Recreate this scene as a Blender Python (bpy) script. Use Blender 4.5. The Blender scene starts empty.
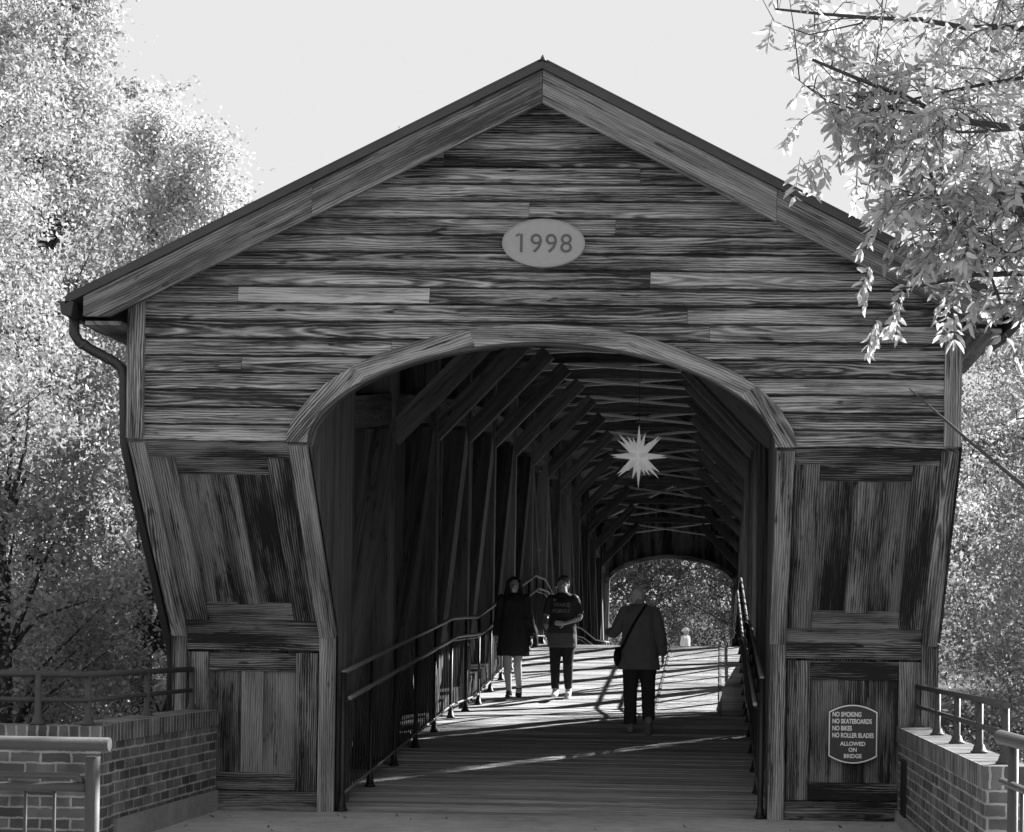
import bpy, bmesh, math, random
import numpy as np
from mathutils import Vector, Matrix
random.seed(7)
S = bpy.context.scene
COL = S.collection
PI = math.pi
# ---------------------------------------------------------------- camera
YAW, PITCH, ROLL = 0.0336, 0.0062, 0.0146
CX, CY, F = 657.85, 633.18, 1800.0
CAMP = Vector((0, -15, 1.4418))
def rotA(a): c, s = math.cos(a), math.sin(a); return Matrix(((c, s, 0), (-s, c, 0), (0, 0, 1)))
def rotB(a): c, s = math.cos(a), math.sin(a); return Matrix(((1, 0, 0), (0, c, s), (0, -s, c)))
def rotC(a): c, s = math.cos(a), math.sin(a); return Matrix(((c, 0, s), (0, 1, 0), (-s, 0, c)))
CM = rotC(ROLL) @ rotB(PITCH) @ rotA(YAW)
right, fwd, up = Vector(CM[0]), Vector(CM[1]), Vector(CM[2])
cam = bpy.data.cameras.new('camera'); cam_o = bpy.data.objects.new('camera', cam); COL.objects.link(cam_o)
cam.sensor_width = 36; cam.lens = 36 * F / 1024
cam.shift_x = (512 - CX) / 1024; cam.shift_y = (CY - 416) / 1024
cam.clip_start = 0.1; cam.clip_end = 5000
M3 = Matrix((right, up, -fwd)).transposed()
cam_o.matrix_world = Matrix.Translation(CAMP) @ M3.to_4x4()
S.camera = cam_o
# ---------------------------------------------------------------- light
SUN_EL, SUN_AZ = math.radians(27), math.radians(46)
w = bpy.data.worlds.new("World"); S.world = w; w.use_nodes = True
nt = w.node_tree; nt.nodes.clear()
sky = nt.nodes.new('ShaderNodeTexSky'); sky.sky_type = 'NISHITA'; sky.sun_disc = False
sky.sun_elevation = SUN_EL; sky.sun_rotation = SUN_AZ; sky.dust_density = 3.0
bw = nt.nodes.new('ShaderNodeRGBToBW'); mn = nt.nodes.new('ShaderNodeMath'); mn.operation = 'MINIMUM'; mn.inputs[1].default_value = 1.367
bg = nt.nodes.new('ShaderNodeBackground'); bg.inputs[1].default_value = 0.15
ow = nt.nodes.new('ShaderNodeOutputWorld')
nt.links.new(sky.outputs[0], bw.inputs[0]); nt.links.new(bw.outputs[0], mn.inputs[0])
nt.links.new(mn.outputs[0], bg.inputs[0]); nt.links.new(bg.outputs[0], ow.inputs[0])
sun = bpy.data.lights.new('sun', 'SUN'); sun.energy = 4.2; sun.angle = math.radians(0.5)
sun_o = bpy.data.objects.new('sun', sun); COL.objects.link(sun_o)
sd = Vector((math.cos(SUN_EL) * math.sin(SUN_AZ), math.cos(SUN_EL) * math.cos(SUN_AZ), math.sin(SUN_EL)))
sun_o.rotation_euler = sd.to_track_quat('Z', 'Y').to_euler(); sun_o.location = (20, 20, 30)
S.view_settings.view_transform = 'Standard'; S.view_settings.look = 'None'
S.view_settings.exposure = 2.0; S.view_settings.gamma = 1.0
# ---------------------------------------------------------------- helpers
class MB:
    """collects shapes of ONE mesh object"""
    def __init__(s): s.v = []; s.f = []; s.g = []; s.t = []; s.sm = []
    def quadset(s, P, faces, G, tone, smooth=False):
        n = len(s.v); s.v += [tuple(p) for p in P]; s.g += [tuple(g) for g in G]; s.t += [tone] * len(P)
        for f in faces: s.f.append(tuple(n + i for i in f)); s.sm.append(smooth)
    def box(s, lo, hi, ga=0, tone=0.0, fr=None, seed=None, brick=False):
        """box between lo and hi in frame fr (origin, ax, ay, az); ga = grain axis"""
        sd_ = random.random() * 50 if seed is None else seed
        o, ax, ay, az = fr if fr else (Vector((0, 0, 0)), Vector((1, 0, 0)), Vector((0, 1, 0)), Vector((0, 0, 1)))
        L = [(x, y, z) for x in (lo[0], hi[0]) for y in (lo[1], hi[1]) for z in (lo[2], hi[2])]
        oth = [i for i in range(3) if i != ga]
        for f in ((0, 1, 3, 2), (4, 6, 7, 5), (0, 4, 5, 1), (2, 3, 7, 6), (0, 2, 6, 4), (1, 5, 7, 3)):
            P = [o + ax * L[i][0] + ay * L[i][1] + az * L[i][2] for i in f]
            G = [(L[i][ga], L[i][oth[0]] + L[i][oth[1]], sd_) for i in f]
            if brick:
                cax = [k for k in range(3) if len({L[i][k] for i in f}) == 1][0]
                if cax == 2: G = [(L[i][ga], L[i][1 - ga], 0) for i in f]
                else: G = [(L[i][1 - cax] + .05, L[i][2] + .012, 0) for i in f]
            s.quadset(P, [(0, 1, 2, 3)], G, tone)
        return s
    def beam(s, a, b, wx, wy, upv=(0, 0, 1), tone=0.0):
        """timber from a to b; wx = size across (perp. to upv), wy = size along upv side"""
        a, b = Vector(a), Vector(b); d = b - a; L = d.length; d.normalize()
        x = d.cross(Vector(upv)).normalized(); y = x.cross(d).normalized()
        return s.box((0, -wx / 2, -wy / 2), (L, wx / 2, wy / 2), 0, tone, (a, d, x, y))
    def prism(s, pts, fr, th, gdir=(1, 0), tone=0.0, seed=None):
        """polygon pts in plane (ax, ay) of frame, extruded th along az"""
        sd_ = random.random() * 50 if seed is None else seed
        o, ax, ay, az = fr; gx, gy = gdir
        def G(p, q=0): return (p[0] * gx + p[1] * gy, -p[0] * gy + p[1] * gx + q, sd_)
        n = len(pts)
        F_ = [o + ax * p[0] + ay * p[1] for p in pts]; B = [q + az * th for q in F_]
        s.quadset(F_, [tuple(range(n))[::-1]], [G(p) for p in pts], tone)
        s.quadset(B, [tuple(range(n))], [G(p) for p in pts], tone)
        for i in range(n):
            j = (i + 1) % n
            s.quadset([F_[i], F_[j], B[j], B[i]], [(0, 1, 2, 3)], [G(pts[i]), G(pts[j]), G(pts[j], th), G(pts[i], th)], tone)
        return s
    def tube(s, pts, r, n=8, cap=True, tone=0.0, smooth=True):
        pts = [Vector(p) for p in pts]; rr = r if isinstance(r, (list, tuple)) else [r] * len(pts)
        base = len(s.v); prev = None; L = 0; sd_ = random.random() * 50
        for i, p in enumerate(pts):
            d = (pts[min(i + 1, len(pts) - 1)] - pts[max(i - 1, 0)]).normalized()
            ref = prev if prev is not None else (Vector((0, 0, 1)) if abs(d.z) < .9 else Vector((1, 0, 0)))
            x = (ref - d * ref.dot(d)).normalized(); y = d.cross(x); prev = x
            if i: L += (p - pts[i - 1]).length
            for k in range(n):
                a = 2 * PI * k / n
                s.v.append(tuple(p + (x * math.cos(a) + y * math.sin(a)) * rr[i])); s.g.append((L, a * rr[i], sd_)); s.t.append(tone)
        for i in range(len(pts) - 1):
            for k in range(n):
                k2 = (k + 1) % n; a = base + i * n
                s.f.append((a + k, a + k2, a + n + k2, a + n + k)); s.sm.append(smooth)
        if cap:
            s.f.append(tuple(base + k for k in range(n))[::-1]); s.sm.append(False)
            e = base + (len(pts) - 1) * n; s.f.append(tuple(e + k for k in range(n))); s.sm.append(False)
        return s
    def build(s, name, mat, parent=None):
        me = bpy.data.meshes.new(name); me.from_pydata(s.v, [], s.f)
        a = me.attributes.new('grain', 'FLOAT_VECTOR', 'POINT'); a.data.foreach_set('vector', np.array(s.g, 'f').ravel())
        t = me.attributes.new('tone', 'FLOAT', 'POINT'); t.data.foreach_set('value', np.array(s.t, 'f'))
        me.polygons.foreach_set('use_smooth', s.sm); me.materials.append(mat)
        bm = bmesh.new(); bm.from_mesh(me); bmesh.ops.recalc_face_normals(bm, faces=bm.faces); bm.to_mesh(me); bm.free()
        o = bpy.data.objects.new(name, me); COL.objects.link(o)
        if parent: o.parent = parent; o.matrix_parent_inverse = Matrix.Translation(-world_loc(parent))
        return o
def world_loc(o):
    v = Vector((0, 0, 0)); v += o.matrix_parent_inverse.translation + o.location
    if o.parent: v += world_loc(o.parent)
    return v
def tag(o, label, cat=None, group=None, kind=None):
    if label: o['label'] = label
    if cat: o['category'] = cat
    if group: o['group'] = group
    if kind: o['kind'] = kind
    return o
def thing(name, label, cat, loc=(0, 0, 0), group=None):
    o = bpy.data.objects.new(name, None); COL.objects.link(o); o.location = loc; o.empty_display_size = .2
    return tag(o, label, cat, group)
def mkmat(name):
    m = bpy.data.materials.new(name); m.use_nodes = True; n = m.node_tree; n.nodes.clear()
    return m, n, (lambda t: n.nodes.new('ShaderNode' + t)), n.links.new
def principled(N, L, rough=.7, metal=0.0, spec=.3):
    b = N('BsdfPrincipled'); o = N('OutputMaterial'); L(b.outputs[0], o.inputs[0])
    b.inputs['Roughness'].default_value = rough; b.inputs['Metallic'].default_value = metal
    b.inputs['Specular IOR Level'].default_value = spec
    return b
def math_(N, L, op, a, b=None, c=None):
    m = N('Math'); m.operation = op
    for i, x in enumerate((a, b, c)):
        if x is None: continue
        if isinstance(x, (int, float)): m.inputs[i].default_value = x
        else: L(x, m.inputs[i])
    return m.outputs[0]
def wood(name, dark, light, con=1.0, ring=.34, bias=0.0, bump=.5, gap=0.0, wear=1.0, vs=1.0, fb=1.15):
    m, n, N, L = mkmat(name)
    b = principled(N, L, .82, 0, .2)
    at_ = N('Attribute'); at_.attribute_name = 'grain'; tn = N('Attribute'); tn.attribute_name = 'tone'
    sp = N('SeparateXYZ'); L(at_.outputs['Vector'], sp.inputs[0]); u, v, s = sp.outputs
    def noise(su, sv, ss, det, rough=.55):
        cb = N('CombineXYZ'); L(math_(N, L, 'ADD', math_(N, L, 'MULTIPLY', u, su), math_(N, L, 'MULTIPLY', s, 3.7)), cb.inputs[0])
        L(math_(N, L, 'MULTIPLY', v, sv), cb.inputs[1]); L(math_(N, L, 'MULTIPLY', s, ss), cb.inputs[2])
        t = N('TexNoise'); t.inputs['Scale'].default_value = 1; t.inputs['Detail'].default_value = det
        t.inputs['Roughness'].default_value = rough; L(cb.outputs[0], t.inputs['Vector']); return t.outputs['Fac']
    # growth rings: a flat cut through tapering cylinders gives long cathedral arches
    sn = math_(N, L, 'MULTIPLY', s, 7.13); v0 = math_(N, L, 'MULTIPLY_ADD', math_(N, L, 'FRACT', sn), .16, -.01)
    dn = noise(.42, .6, 13, 1.0); dep = math_(N, L, 'MULTIPLY', math_(N, L, 'SUBTRACT', dn, .5), .34)
    dv = math_(N, L, 'SUBTRACT', v, v0)
    R = math_(N, L, 'SQRT', math_(N, L, 'ADD', math_(N, L, 'MULTIPLY', dv, dv), math_(N, L, 'MULTIPLY', dep, dep)))
    wob = noise(1.5, 10, 3, 3)
    amp = noise(1.1, 8, 21, 2)
    rg = math_(N, L, 'MULTIPLY_ADD', math_(N, L, 'SINE', math_(N, L, 'MULTIPLY_ADD', wob, 18.0, math_(N, L, 'MULTIPLY', R, 330))), .5, .5)
    rg = math_(N, L, 'POWER', rg, 1.5)
    e0 = math_(N, L, 'MULTIPLY', amp, 2.0)
    fib = noise(5.0, 130, 7, 5, .75)
    msk = noise(.75, 13 * vs, 5, 6, .62)
    big = noise(.5, 3.0, 2, 3)
    knot = noise(5, 16, 9, 1)
    mm = N('MapRange'); mm.interpolation_type = 'SMOOTHSTEP'; mm.inputs[1].default_value = .40; mm.inputs[2].default_value = .62; L(msk, mm.inputs[0])
    e = math_(N, L, 'MULTIPLY', math_(N, L, 'MULTIPLY', math_(N, L, 'SUBTRACT', rg, .42), ring), e0)
    e = math_(N, L, 'MULTIPLY', e, math_(N, L, 'MULTIPLY_ADD', mm.outputs[0], .8, .6))
    e = math_(N, L, 'MULTIPLY_ADD', math_(N, L, 'SUBTRACT', fib, .5), fb, e)
    e = math_(N, L, 'MULTIPLY_ADD', math_(N, L, 'SUBTRACT', mm.outputs[0], .5), .42 * wear, e)
    e = math_(N, L, 'MULTIPLY_ADD', math_(N, L, 'SUBTRACT', big, .5), 1.3 * wear, e)
    drk = noise(1.3, 26 * vs, 11, 4, .7); md = N('MapRange'); md.interpolation_type = 'SMOOTHSTEP'; md.inputs[1].default_value = .54; md.inputs[2].default_value = .66; L(drk, md.inputs[0])
    e = math_(N, L, 'MULTIPLY_ADD', md.outputs[0], -.38 * wear, e)
    kn = math_(N, L, 'MULTIPLY', math_(N, L, 'MAXIMUM', math_(N, L, 'SUBTRACT', knot, .70), 0), -5)
    e = math_(N, L, 'ADD', e, kn)
    e = math_(N, L, 'ADD', math_(N, L, 'MULTIPLY_ADD', e, con, .42 + bias), tn.outputs['Fac'])
    cl = N('Clamp'); L(e, cl.inputs[0])
    mx = N('Mix'); mx.data_type = 'RGBA'; L(cl.outputs[0], mx.inputs[0])
    mx.inputs[6].default_value = (dark, dark, dark, 1); mx.inputs[7].default_value = (light, light, light, 1)
    L(mx.outputs[2], b.inputs['Base Color'])
    bp = N('Bump'); bp.inputs['Strength'].default_value = bump; bp.inputs['Distance'].default_value = .006
    L(cl.outputs[0], bp.inputs['Height']); L(bp.outputs[0], b.inputs['Normal'])
    return m
def plain(name, val, rough=.7, metal=0.0, var=.15, scale=8, bump=0.0, spec=.3):
    m, n, N, L = mkmat(name); b = principled(N, L, rough, metal, spec)
    tc = N('TexCoord'); t = N('TexNoise'); t.inputs['Scale'].default_value = scale; t.inputs['Detail'].default_value = 5
    L(tc.outputs['Object'], t.inputs['Vector'])
    k = math_(N, L, 'MULTIPLY', math_(N, L, 'MULTIPLY_ADD', t.outputs['Fac'], 2 * var, 1 - var), val)
    cb = N('CombineColor'); [L(k, cb.inputs[i]) for i in range(3)]
    L(cb.outputs[0], b.inputs['Base Color'])
    if bump:
        bp = N('Bump'); bp.inputs['Strength'].default_value = bump; bp.inputs['Distance'].default_value = .01
        L(t.outputs['Fac'], bp.inputs['Height']); L(bp.outputs[0], b.inputs['Normal'])
    return m
def concrete(name, val):
    m, n, N, L = mkmat(name); b = principled(N, L, .92, 0, .15); tc = N('TexCoord'); k = val
    tot = None
    for sc_, am in ((.9, .5), (7, .35), (60, .5), (260, .5)):
        t = N('TexNoise'); t.inputs['Scale'].default_value = sc_; t.inputs['Detail'].default_value = 4; L(tc.outputs['Object'], t.inputs['Vector'])
        x = math_(N, L, 'MULTIPLY', math_(N, L, 'SUBTRACT', t.outputs['Fac'], .5), am * 2)
        tot = x if tot is None else math_(N, L, 'ADD', tot, x)
    k = math_(N, L, 'MULTIPLY', math_(N, L, 'MAXIMUM', math_(N, L, 'ADD', tot, 1), .2), val)
    cb = N('CombineColor'); [L(k, cb.inputs[i]) for i in range(3)]; L(cb.outputs[0], b.inputs['Base Color'])
    bp = N('Bump'); bp.inputs['Strength'].default_value = .5; bp.inputs['Distance'].default_value = .008; L(tot, bp.inputs['Height']); L(bp.outputs[0], b.inputs['Normal'])
    return m
def brick_mat(name, soldier=False):
    m, n, N, L = mkmat(name); b = principled(N, L, .85, 0, .2)
    at_ = N('Attribute'); at_.attribute_name = 'grain'
    t = N('TexBrick'); t.inputs['Scale'].default_value = 1
    t.inputs['Brick Width'].default_value = .21 if not soldier else .072; t.inputs['Row Height'].default_value = .075 if not soldier else .3
    t.inputs['Mortar Size'].default_value = .009; t.inputs['Mortar Smooth'].default_value = .25; t.inputs['Bias'].default_value = -.1
    t.inputs['Color1'].default_value = (.065, .065, .065, 1); t.inputs['Color2'].default_value = (.18, .18, .18, 1)
    t.inputs['Mortar'].default_value = (.31, .31, .31, 1)
    if soldier: t.offset = 0
    nz = N('TexNoise'); nz.inputs['Scale'].default_value = 22; nz.inputs['Detail'].default_value = 4; L(at_.outputs['Vector'], nz.inputs['Vector'])
    ad = N('VectorMath'); ad.operation = 'MULTIPLY_ADD'; L(nz.outputs['Color'], ad.inputs[0]); ad.inputs[1].default_value = (.02, .02, 0)
    L(at_.outputs['Vector'], ad.inputs[2]); L(ad.outputs[0], t.inputs['Vector'])
    n2 = N('TexNoise'); n2.inputs['Scale'].default_value = 5; n2.inputs['Detail'].default_value = 6; L(at_.outputs['Vector'], n2.inputs['Vector'])
    mr = N('MapRange'); mr.inputs[1].default_value = .3; mr.inputs[2].default_value = .75; mr.inputs[3].default_value = .55; mr.inputs[4].default_value = 1.35
    L(n2.outputs['Fac'], mr.inputs[0])
    vm = N('VectorMath'); vm.operation = 'SCALE'; L(t.outputs['Color'], vm.inputs[0]); L(mr.outputs[0], vm.inputs['Scale'])
    L(vm.outputs[0], b.inputs['Base Color'])
    bp = N('Bump'); bp.inputs['Strength'].default_value = .8; bp.inputs['Distance'].default_value = .008; bp.invert = True
    h = math_(N, L, 'MULTIPLY_ADD', nz.outputs['Fac'], -.3, t.outputs['Fac'])
    L(h, bp.inputs['Height']); L(bp.outputs[0], b.inputs['Normal'])
    return m
def leaf_mat(name, refl, trans, var=.5, gloss=.06):
    m, n, N, L = mkmat(name)
    tn = N('Attribute'); tn.attribute_name = 'tone'
    def colr(val):
        k = math_(N, L, 'MULTIPLY', math_(N, L, 'MULTIPLY_ADD', tn.outputs['Fac'], 2 * var, 1 - var), val)
        cb = N('CombineColor'); [L(k, cb.inputs[i]) for i in range(3)]; return cb.outputs[0]
    d = N('BsdfDiffuse'); t = N('BsdfTranslucent'); g = N('BsdfGlossy'); g.inputs['Roughness'].default_value = .4
    L(colr(refl), d.inputs[0]); L(colr(trans), t.inputs[0]); g.inputs[0].default_value = (gloss,) * 3 + (1,)
    a1 = N('AddShader'); a2 = N('AddShader'); L(d.outputs[0], a1.inputs[0]); L(t.outputs[0], a1.inputs[1])
    L(a1.outputs[0], a2.inputs[0]); L(g.outputs[0], a2.inputs[1])
    o = N('OutputMaterial'); L(a2.outputs[0], o.inputs[0]); return m
W_SID = wood('weathered_siding', .026, .47, 1.0, .5, .01, 1.0, wear=1.15, fb=1.5)
W_TRIM = wood('weathered_trim', .035, .36, 1.1, .55, .03, .9, wear=1.2, vs=.7)
W_RAKE = wood('fascia_wood', .045, .32, .95, .35, .02, .6, wear=1.1)
W_PAN = wood('stained_panel', .014, .24, 1.1, .35, -.02, .7, wear=1.2, vs=.35, fb=1.0)
W_FRM = wood('stained_frame', .016, .28, 1.1, .5, -.04, .7, wear=1.2, vs=.5, fb=1.0)
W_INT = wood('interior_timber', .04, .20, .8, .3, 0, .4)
W_CLAD = wood('void_shade_cladding', .012, .045, .7, .3, 0, .4)  # near-black: shade of the gaps between timbers is put into the board colour
W_DECK = wood('deck_plank', .19, .56, 1.0, .3, .1, .9)
IRON = plain('dark_iron', .035, .45, .6, .3, 14, .2)
PIPE = plain('painted_pipe', .06, .6, .1, .2, 20, .15)
ROOFM = plain('roof_metal', .06, .5, .4, .3, 3)
GUTM = plain('gutter_metal', .045, .45, .3, .2, 5)
CONC = concrete('concrete', .40)
CONC2 = concrete('aged_concrete', .24)
BRICK = brick_mat('brick'); SOLD = brick_mat('soldier_brick', True)
EARTH = plain('earth', .04, .95, 0, .5, .8, .6)
BARK = plain('bark', .06, .9, 0, .4, 12, .6)
XC = -1.386; HI = 1.812; HO = 3.199; CAS = .138; PY = -1.2; Z2 = 1.474; Z3 = 2.958
def camber(y):
    t = min(max(y, 0), 37)
    return 1.45 * (1 - ((t - 18.5) / 18.5) ** 2) + .3 * t / 37
DK = [(-.02, 0), (6.2, .55), (8.4, .60), (15.7, 1.42), (17.4, 1.42), (22.8, .66), (26, .62), (31, .37), (38.6, .3)]
def deck(y):
    for (a, za), (b, zb) in zip(DK, DK[1:]):
        if y <= b: return za + (zb - za) * (max(y, a) - a) / (b - a)
    return .3
# ================================================================ setting
def smooth(a, b, t): t = min(max((t - a) / (b - a), 0), 1); return t * t * (3 - 2 * t)
def terr(x, y):
    rav = smooth(-3, .5, y) * (1 - smooth(32, 38.4, y))
    rav2 = rav
    z = -.12 + .3 * smooth(30, 38, y) - 4 * rav2 + 5 * smooth(60, 160, y)
    return z + .12 * math.sin(x * .9) * math.sin(y * .7) * (1 if y > 1 else 0) * rav
xs = [-2500, -1200, -500, -250, -120] + [x for x in range(-80, 81, 2)] + [120, 250, 500, 1200, 2500]
ys = [-2500, -800, -200, -80] + [x for x in range(-40, 121, 1)] + [160, 250, 500, 1200, 2500]
g = MB(); P = [(x, y, terr(x, y)) for y in ys for x in xs]; nx = len(xs)
g.quadset(P, [(j * nx + i, j * nx + i + 1, (j + 1) * nx + i + 1, (j + 1) * nx + i) for j in range(len(ys) - 1) for i in range(nx - 1)], [(0, 0, 0)] * len(P), 0, True)
tag(g.build('ground', EARTH), None, kind='structure')
ZU = (Vector((0, 0, -5)), Vector((1, 0, 0)), Vector((0, 1, 0)), Vector((0, 0, 1)))
out = [(-40, -40), (40, -40), (40, -4.95), (1.6, -4.95), (1.6, -.035), (-4.3, -.035), (-4.3, -2.8), (-40, -2.8)]
tag(MB().prism(out, ZU, 5.0).build('pavement', CONC), None, kind='structure')
ZU2 = (Vector((0, 0, -3)),) + ZU[1:]
tag(MB().prism([(XC - 2.4, 38.6), (XC + 2.4, 38.6), (XC + 3, 75), (XC - 3, 75)], ZU2, 3.298).build('path', CONC), None, kind='structure')
# ---------------------------------------------------------------- brick walls
def brick_wall(name, label, lo, hi, cap_axis, capside, conc_h=.0):
    t = thing(name, label, 'brick wall', ((lo[0] + hi[0]) / 2, (lo[1] + hi[1]) / 2, 0))
    ga = cap_axis
    MB().box(lo, (hi[0], hi[1], hi[2] - .13), ga, brick=True).build('brickwork', BRICK, t)
    e = .012
    c = MB(); l2 = [lo[0] - e, lo[1] - e, hi[2] - .128]; h2 = [hi[0] + e, hi[1] + e, hi[2]]
    c.box(l2, h2, ga, brick=True).build('brick_cap', SOLD, t)
    return t
wl = brick_wall('brick_wall', 'brick retaining wall with a pipe rail on top left of the bridge, side face running up to the bridge', (-4.45, -2.68, -4.5), (-4.19, -.04, .84), 1, 0)
MB().box((-4.44, -2.6, -4.5), (-4.165, -.05, .17), 1).build('concrete_footing', CONC2, wl)
wf = brick_wall('brick_wall', 'long brick wall facing the viewer behind the thick grey pipe rail at bottom left', (-30, -2.95, -4.5), (-4.165, -2.72, .83), 0, 0)
wr = brick_wall('brick_wall', 'brick pier wall with sunlit cap right of the notice sign', (1.50, -4.9, -4.5), (1.74, -.04, .79), 1, 0)
MB().box((1.48, -4.5, -4.5), (1.60, -.05, .1), 1).build('concrete_footing', CONC2, wr)
MB().box((1.484, -.75, .1), (1.497, -.42, .55), 2).build('shadow_plate', IRON, wr)  # dark plate stands in for a shadowed gap at the wall
# ================================================================ bridge
BR = thing('covered_bridge', 'weathered wooden covered footbridge with arched portal and plank gable', 'covered bridge', (XC, 0, 0))
def arch(a, b, n=1.87, N_=40, z0=Z3, xc=XC):
    o = []
    for i in range(N_ + 1):
        th = PI * i / N_; c, s = math.cos(th), math.sin(th)
        o.append((xc - a * math.copysign(abs(c) ** (2 / n), c), z0 + b * abs(s) ** (2 / n)))
    return o
def archz(x, a, b, n=1.87, z0=Z3):
    q = abs(x - XC) / a
    return z0 + b * (1 - q ** n) ** (1 / n) if q < 1 else -99
RZ, SL = 5.825, .501
# gable siding
gs = MB(); zr = Z3 + .0; rows = []
z = Z3
while z < 5.7:
    h = .134 * random.uniform(.97, 1.03); rows.append((z, z + h)); z += h
def roofz(x): return RZ - .16 - SL * abs(x - XC)
HB = HO - .0
for ri, (z0, z1) in enumerate(rows):
    cuts = [XC - HB + .0, XC + HB]
    k = random.choice((0, 1, 1, 1))
    inner = sorted(random.uniform(XC - HB + .5, XC + HB - .5) for _ in range(k))
    tones = [random.uniform(-.12, .1) for _ in range(k + 1)]
    if abs((z0 + z1) / 2 - 4.09) < .067:     # the long pale replacement board
        inner = [-3.75, -2.26]; tones = [-.05, .55, -.1]
    if abs((z0 + z1) / 2 - 4.22) < .067: inner = [-.56]; tones = [-.05, .1]
    if abs((z0 + z1) / 2 - 3.42) < .067: inner = [.2]; tones = [-.1, .22]
    xsn = [XC - HB + .0] + inner + [XC + HB]
    for bi in range(len(xsn) - 1):
        x0, x1 = xsn[bi] + .0015, xsn[bi + 1] - .0015
        sd_ = random.random() * 60; oy = random.uniform(-.003, .003); warp = random.uniform(-.007, .007)
        n = max(2, int((x1 - x0) / .05)); prevok = False
        for j in range(n):
            xa, xb = x0 + (x1 - x0) * j / n, x0 + (x1 - x0) * (j + 1) / n
            A = []
            for x in (xa, xb):
                lo = max(z0 + .013 + .005 * math.sin(x * 9 + sd_) * math.sin(x * 3.1 + sd_ * 2) + .002 * math.sin(x * 41 + sd_), archz(x, HI + .08, .86)); hi_ = min(z1 - .001, roofz(x))
                A.append((x, lo, hi_))
            if A[0][1] >= A[0][2] and A[1][1] >= A[1][2]: continue
            A = [(x, min(lo, hi_), hi_) for x, lo, hi_ in A]
            def Y(z_, x): return PY - .002 - .034 * (1 - (z_ - z0) / (z1 - z0)) + oy + warp * math.sin((x - x0) / (x1 - x0) * PI)
            P = [(A[0][0], Y(A[0][1], xa), A[0][1]), (A[1][0], Y(A[1][1], xb), A[1][1]), (A[1][0], Y(A[1][2], xb), A[1][2]), (A[0][0], Y(A[0][2], xa), A[0][2])]
            P += [(A[0][0], PY + .03, A[0][1]), (A[1][0], PY + .03, A[1][1])]
            G = [(p[0], p[2] - z0 + (p[1] - PY if i > 3 else 0), sd_) for i, p in enumerate(P)]
            gs.quadset(P, [(0, 1, 2, 3), (4, 5, 1, 0)], G, tones[bi])
gsd = gs.build('gable_siding', W_SID, BR)
# backing behind the siding
bk = MB(); ain = arch(HI + .1, .88)
pl = [(XC - HO + .02, Z3 + .003)] + [(XC - HI - .1, Z3 + .003)] + ain[1:-1] + [(XC + HI + .1, Z3 + .003), (XC + HO - .02, Z3 + .003), (XC + HO - .02, RZ - .2 - SL * HO), (XC, RZ - .2), (XC - HO + .02, RZ - .2 - SL * HO)]
GF = (Vector((0, PY + .035, 0)), Vector((1, 0, 0)), Vector((0, 0, 1)), Vector((0, 1, 0)))
bk.prism(pl, GF, .08).build('gable_backing', W_INT, BR)
# arch casing in curved boards
ao, ai = arch(HI + CAS + .01, .925), arch(HI - .01, .79)
def casing(i0, i1, y0, th, tone, mat=W_TRIM, ao=ao, ai=ai, wz=0):
    m = MB(); sd_ = random.random() * 50; L = 0
    rot = .0
    for i in range(i0, i1):
        q = [ao[i], ao[i + 1], ai[i + 1], ai[i]]
        cxm, czm = (ao[i0][0] + ao[i1][0]) / 2, (ao[i0][1] + ao[i1][1]) / 2
        d = Vector((ao[i1][0] - ao[i0][0], ao[i1][1] - ao[i0][1])).normalized()
        def Gp(p, e=0): r = Vector((p[0] - cxm, p[1] - czm)); return (r.dot(d), r.x * -d.y + r.y * d.x + e, sd_)
        Fv = [(p[0], y0, p[1]) for p in q]; Bv = [(p[0], y0 + th, p[1]) for p in q]
        m.quadset(Fv, [(0, 1, 2, 3)], [Gp(p) for p in q], tone); m.quadset(Bv, [(3, 2, 1, 0)], [Gp(p) for p in q], tone)
        m.quadset([Fv[0], Bv[0], Bv[1], Fv[1]], [(0, 1, 2, 3)], [Gp(q[0]), Gp(q[0], th), Gp(q[1], th), Gp(q[1])], tone)
        m.quadset([Fv[3], Fv[2], Bv[2], Bv[3]], [(0, 1, 2, 3)], [Gp(q[3]), Gp(q[2]), Gp(q[2], th), Gp(q[3], th)], tone)
        for i_, a_ in ((i0, 0), (i1, 1)):
            pass
    return m.build('arch_casing', mat, BR)
for (a, b, t) in ((0, 9, .0), (9, 16, .05), (16, 25, .1), (25, 33, .12), (33, 40, .02)): casing(a, b, PY - .055 - .003 * (a % 2), .12, t)
# arch soffit lining going back into the portal
sf = MB(); a2 = arch(HI + .0, .80, N_=40)
for i in range(40):
    p, q = a2[i], a2[i + 1]; sdd = 3.3
    sf.quadset([(p[0], PY + .06, p[1]), (q[0], PY + .06, q[1]), (q[0], PY + .22, q[1]), (p[0], PY + .22, p[1])], [(0, 1, 2, 3)], [(i * .1, 0, sdd), (i * .1 + .1, 0, sdd), (i * .1 + .1, .2, sdd), (i * .1, .2, sdd)], -.1, True)
sf.build('arch_lining', W_FRM, BR)
# corner boards
for sx in (-1, 1):
    x0 = XC + sx * HO; xx = sorted((x0 + sx * .012, x0 - sx * .118))
    MB().box((xx[0], PY - .05, Z3 + .02), (xx[1], PY + .06, 4.15 - .0 if sx < 0 else 4.15), 2, .12).build('corner_board', W_TRIM, BR)
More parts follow.
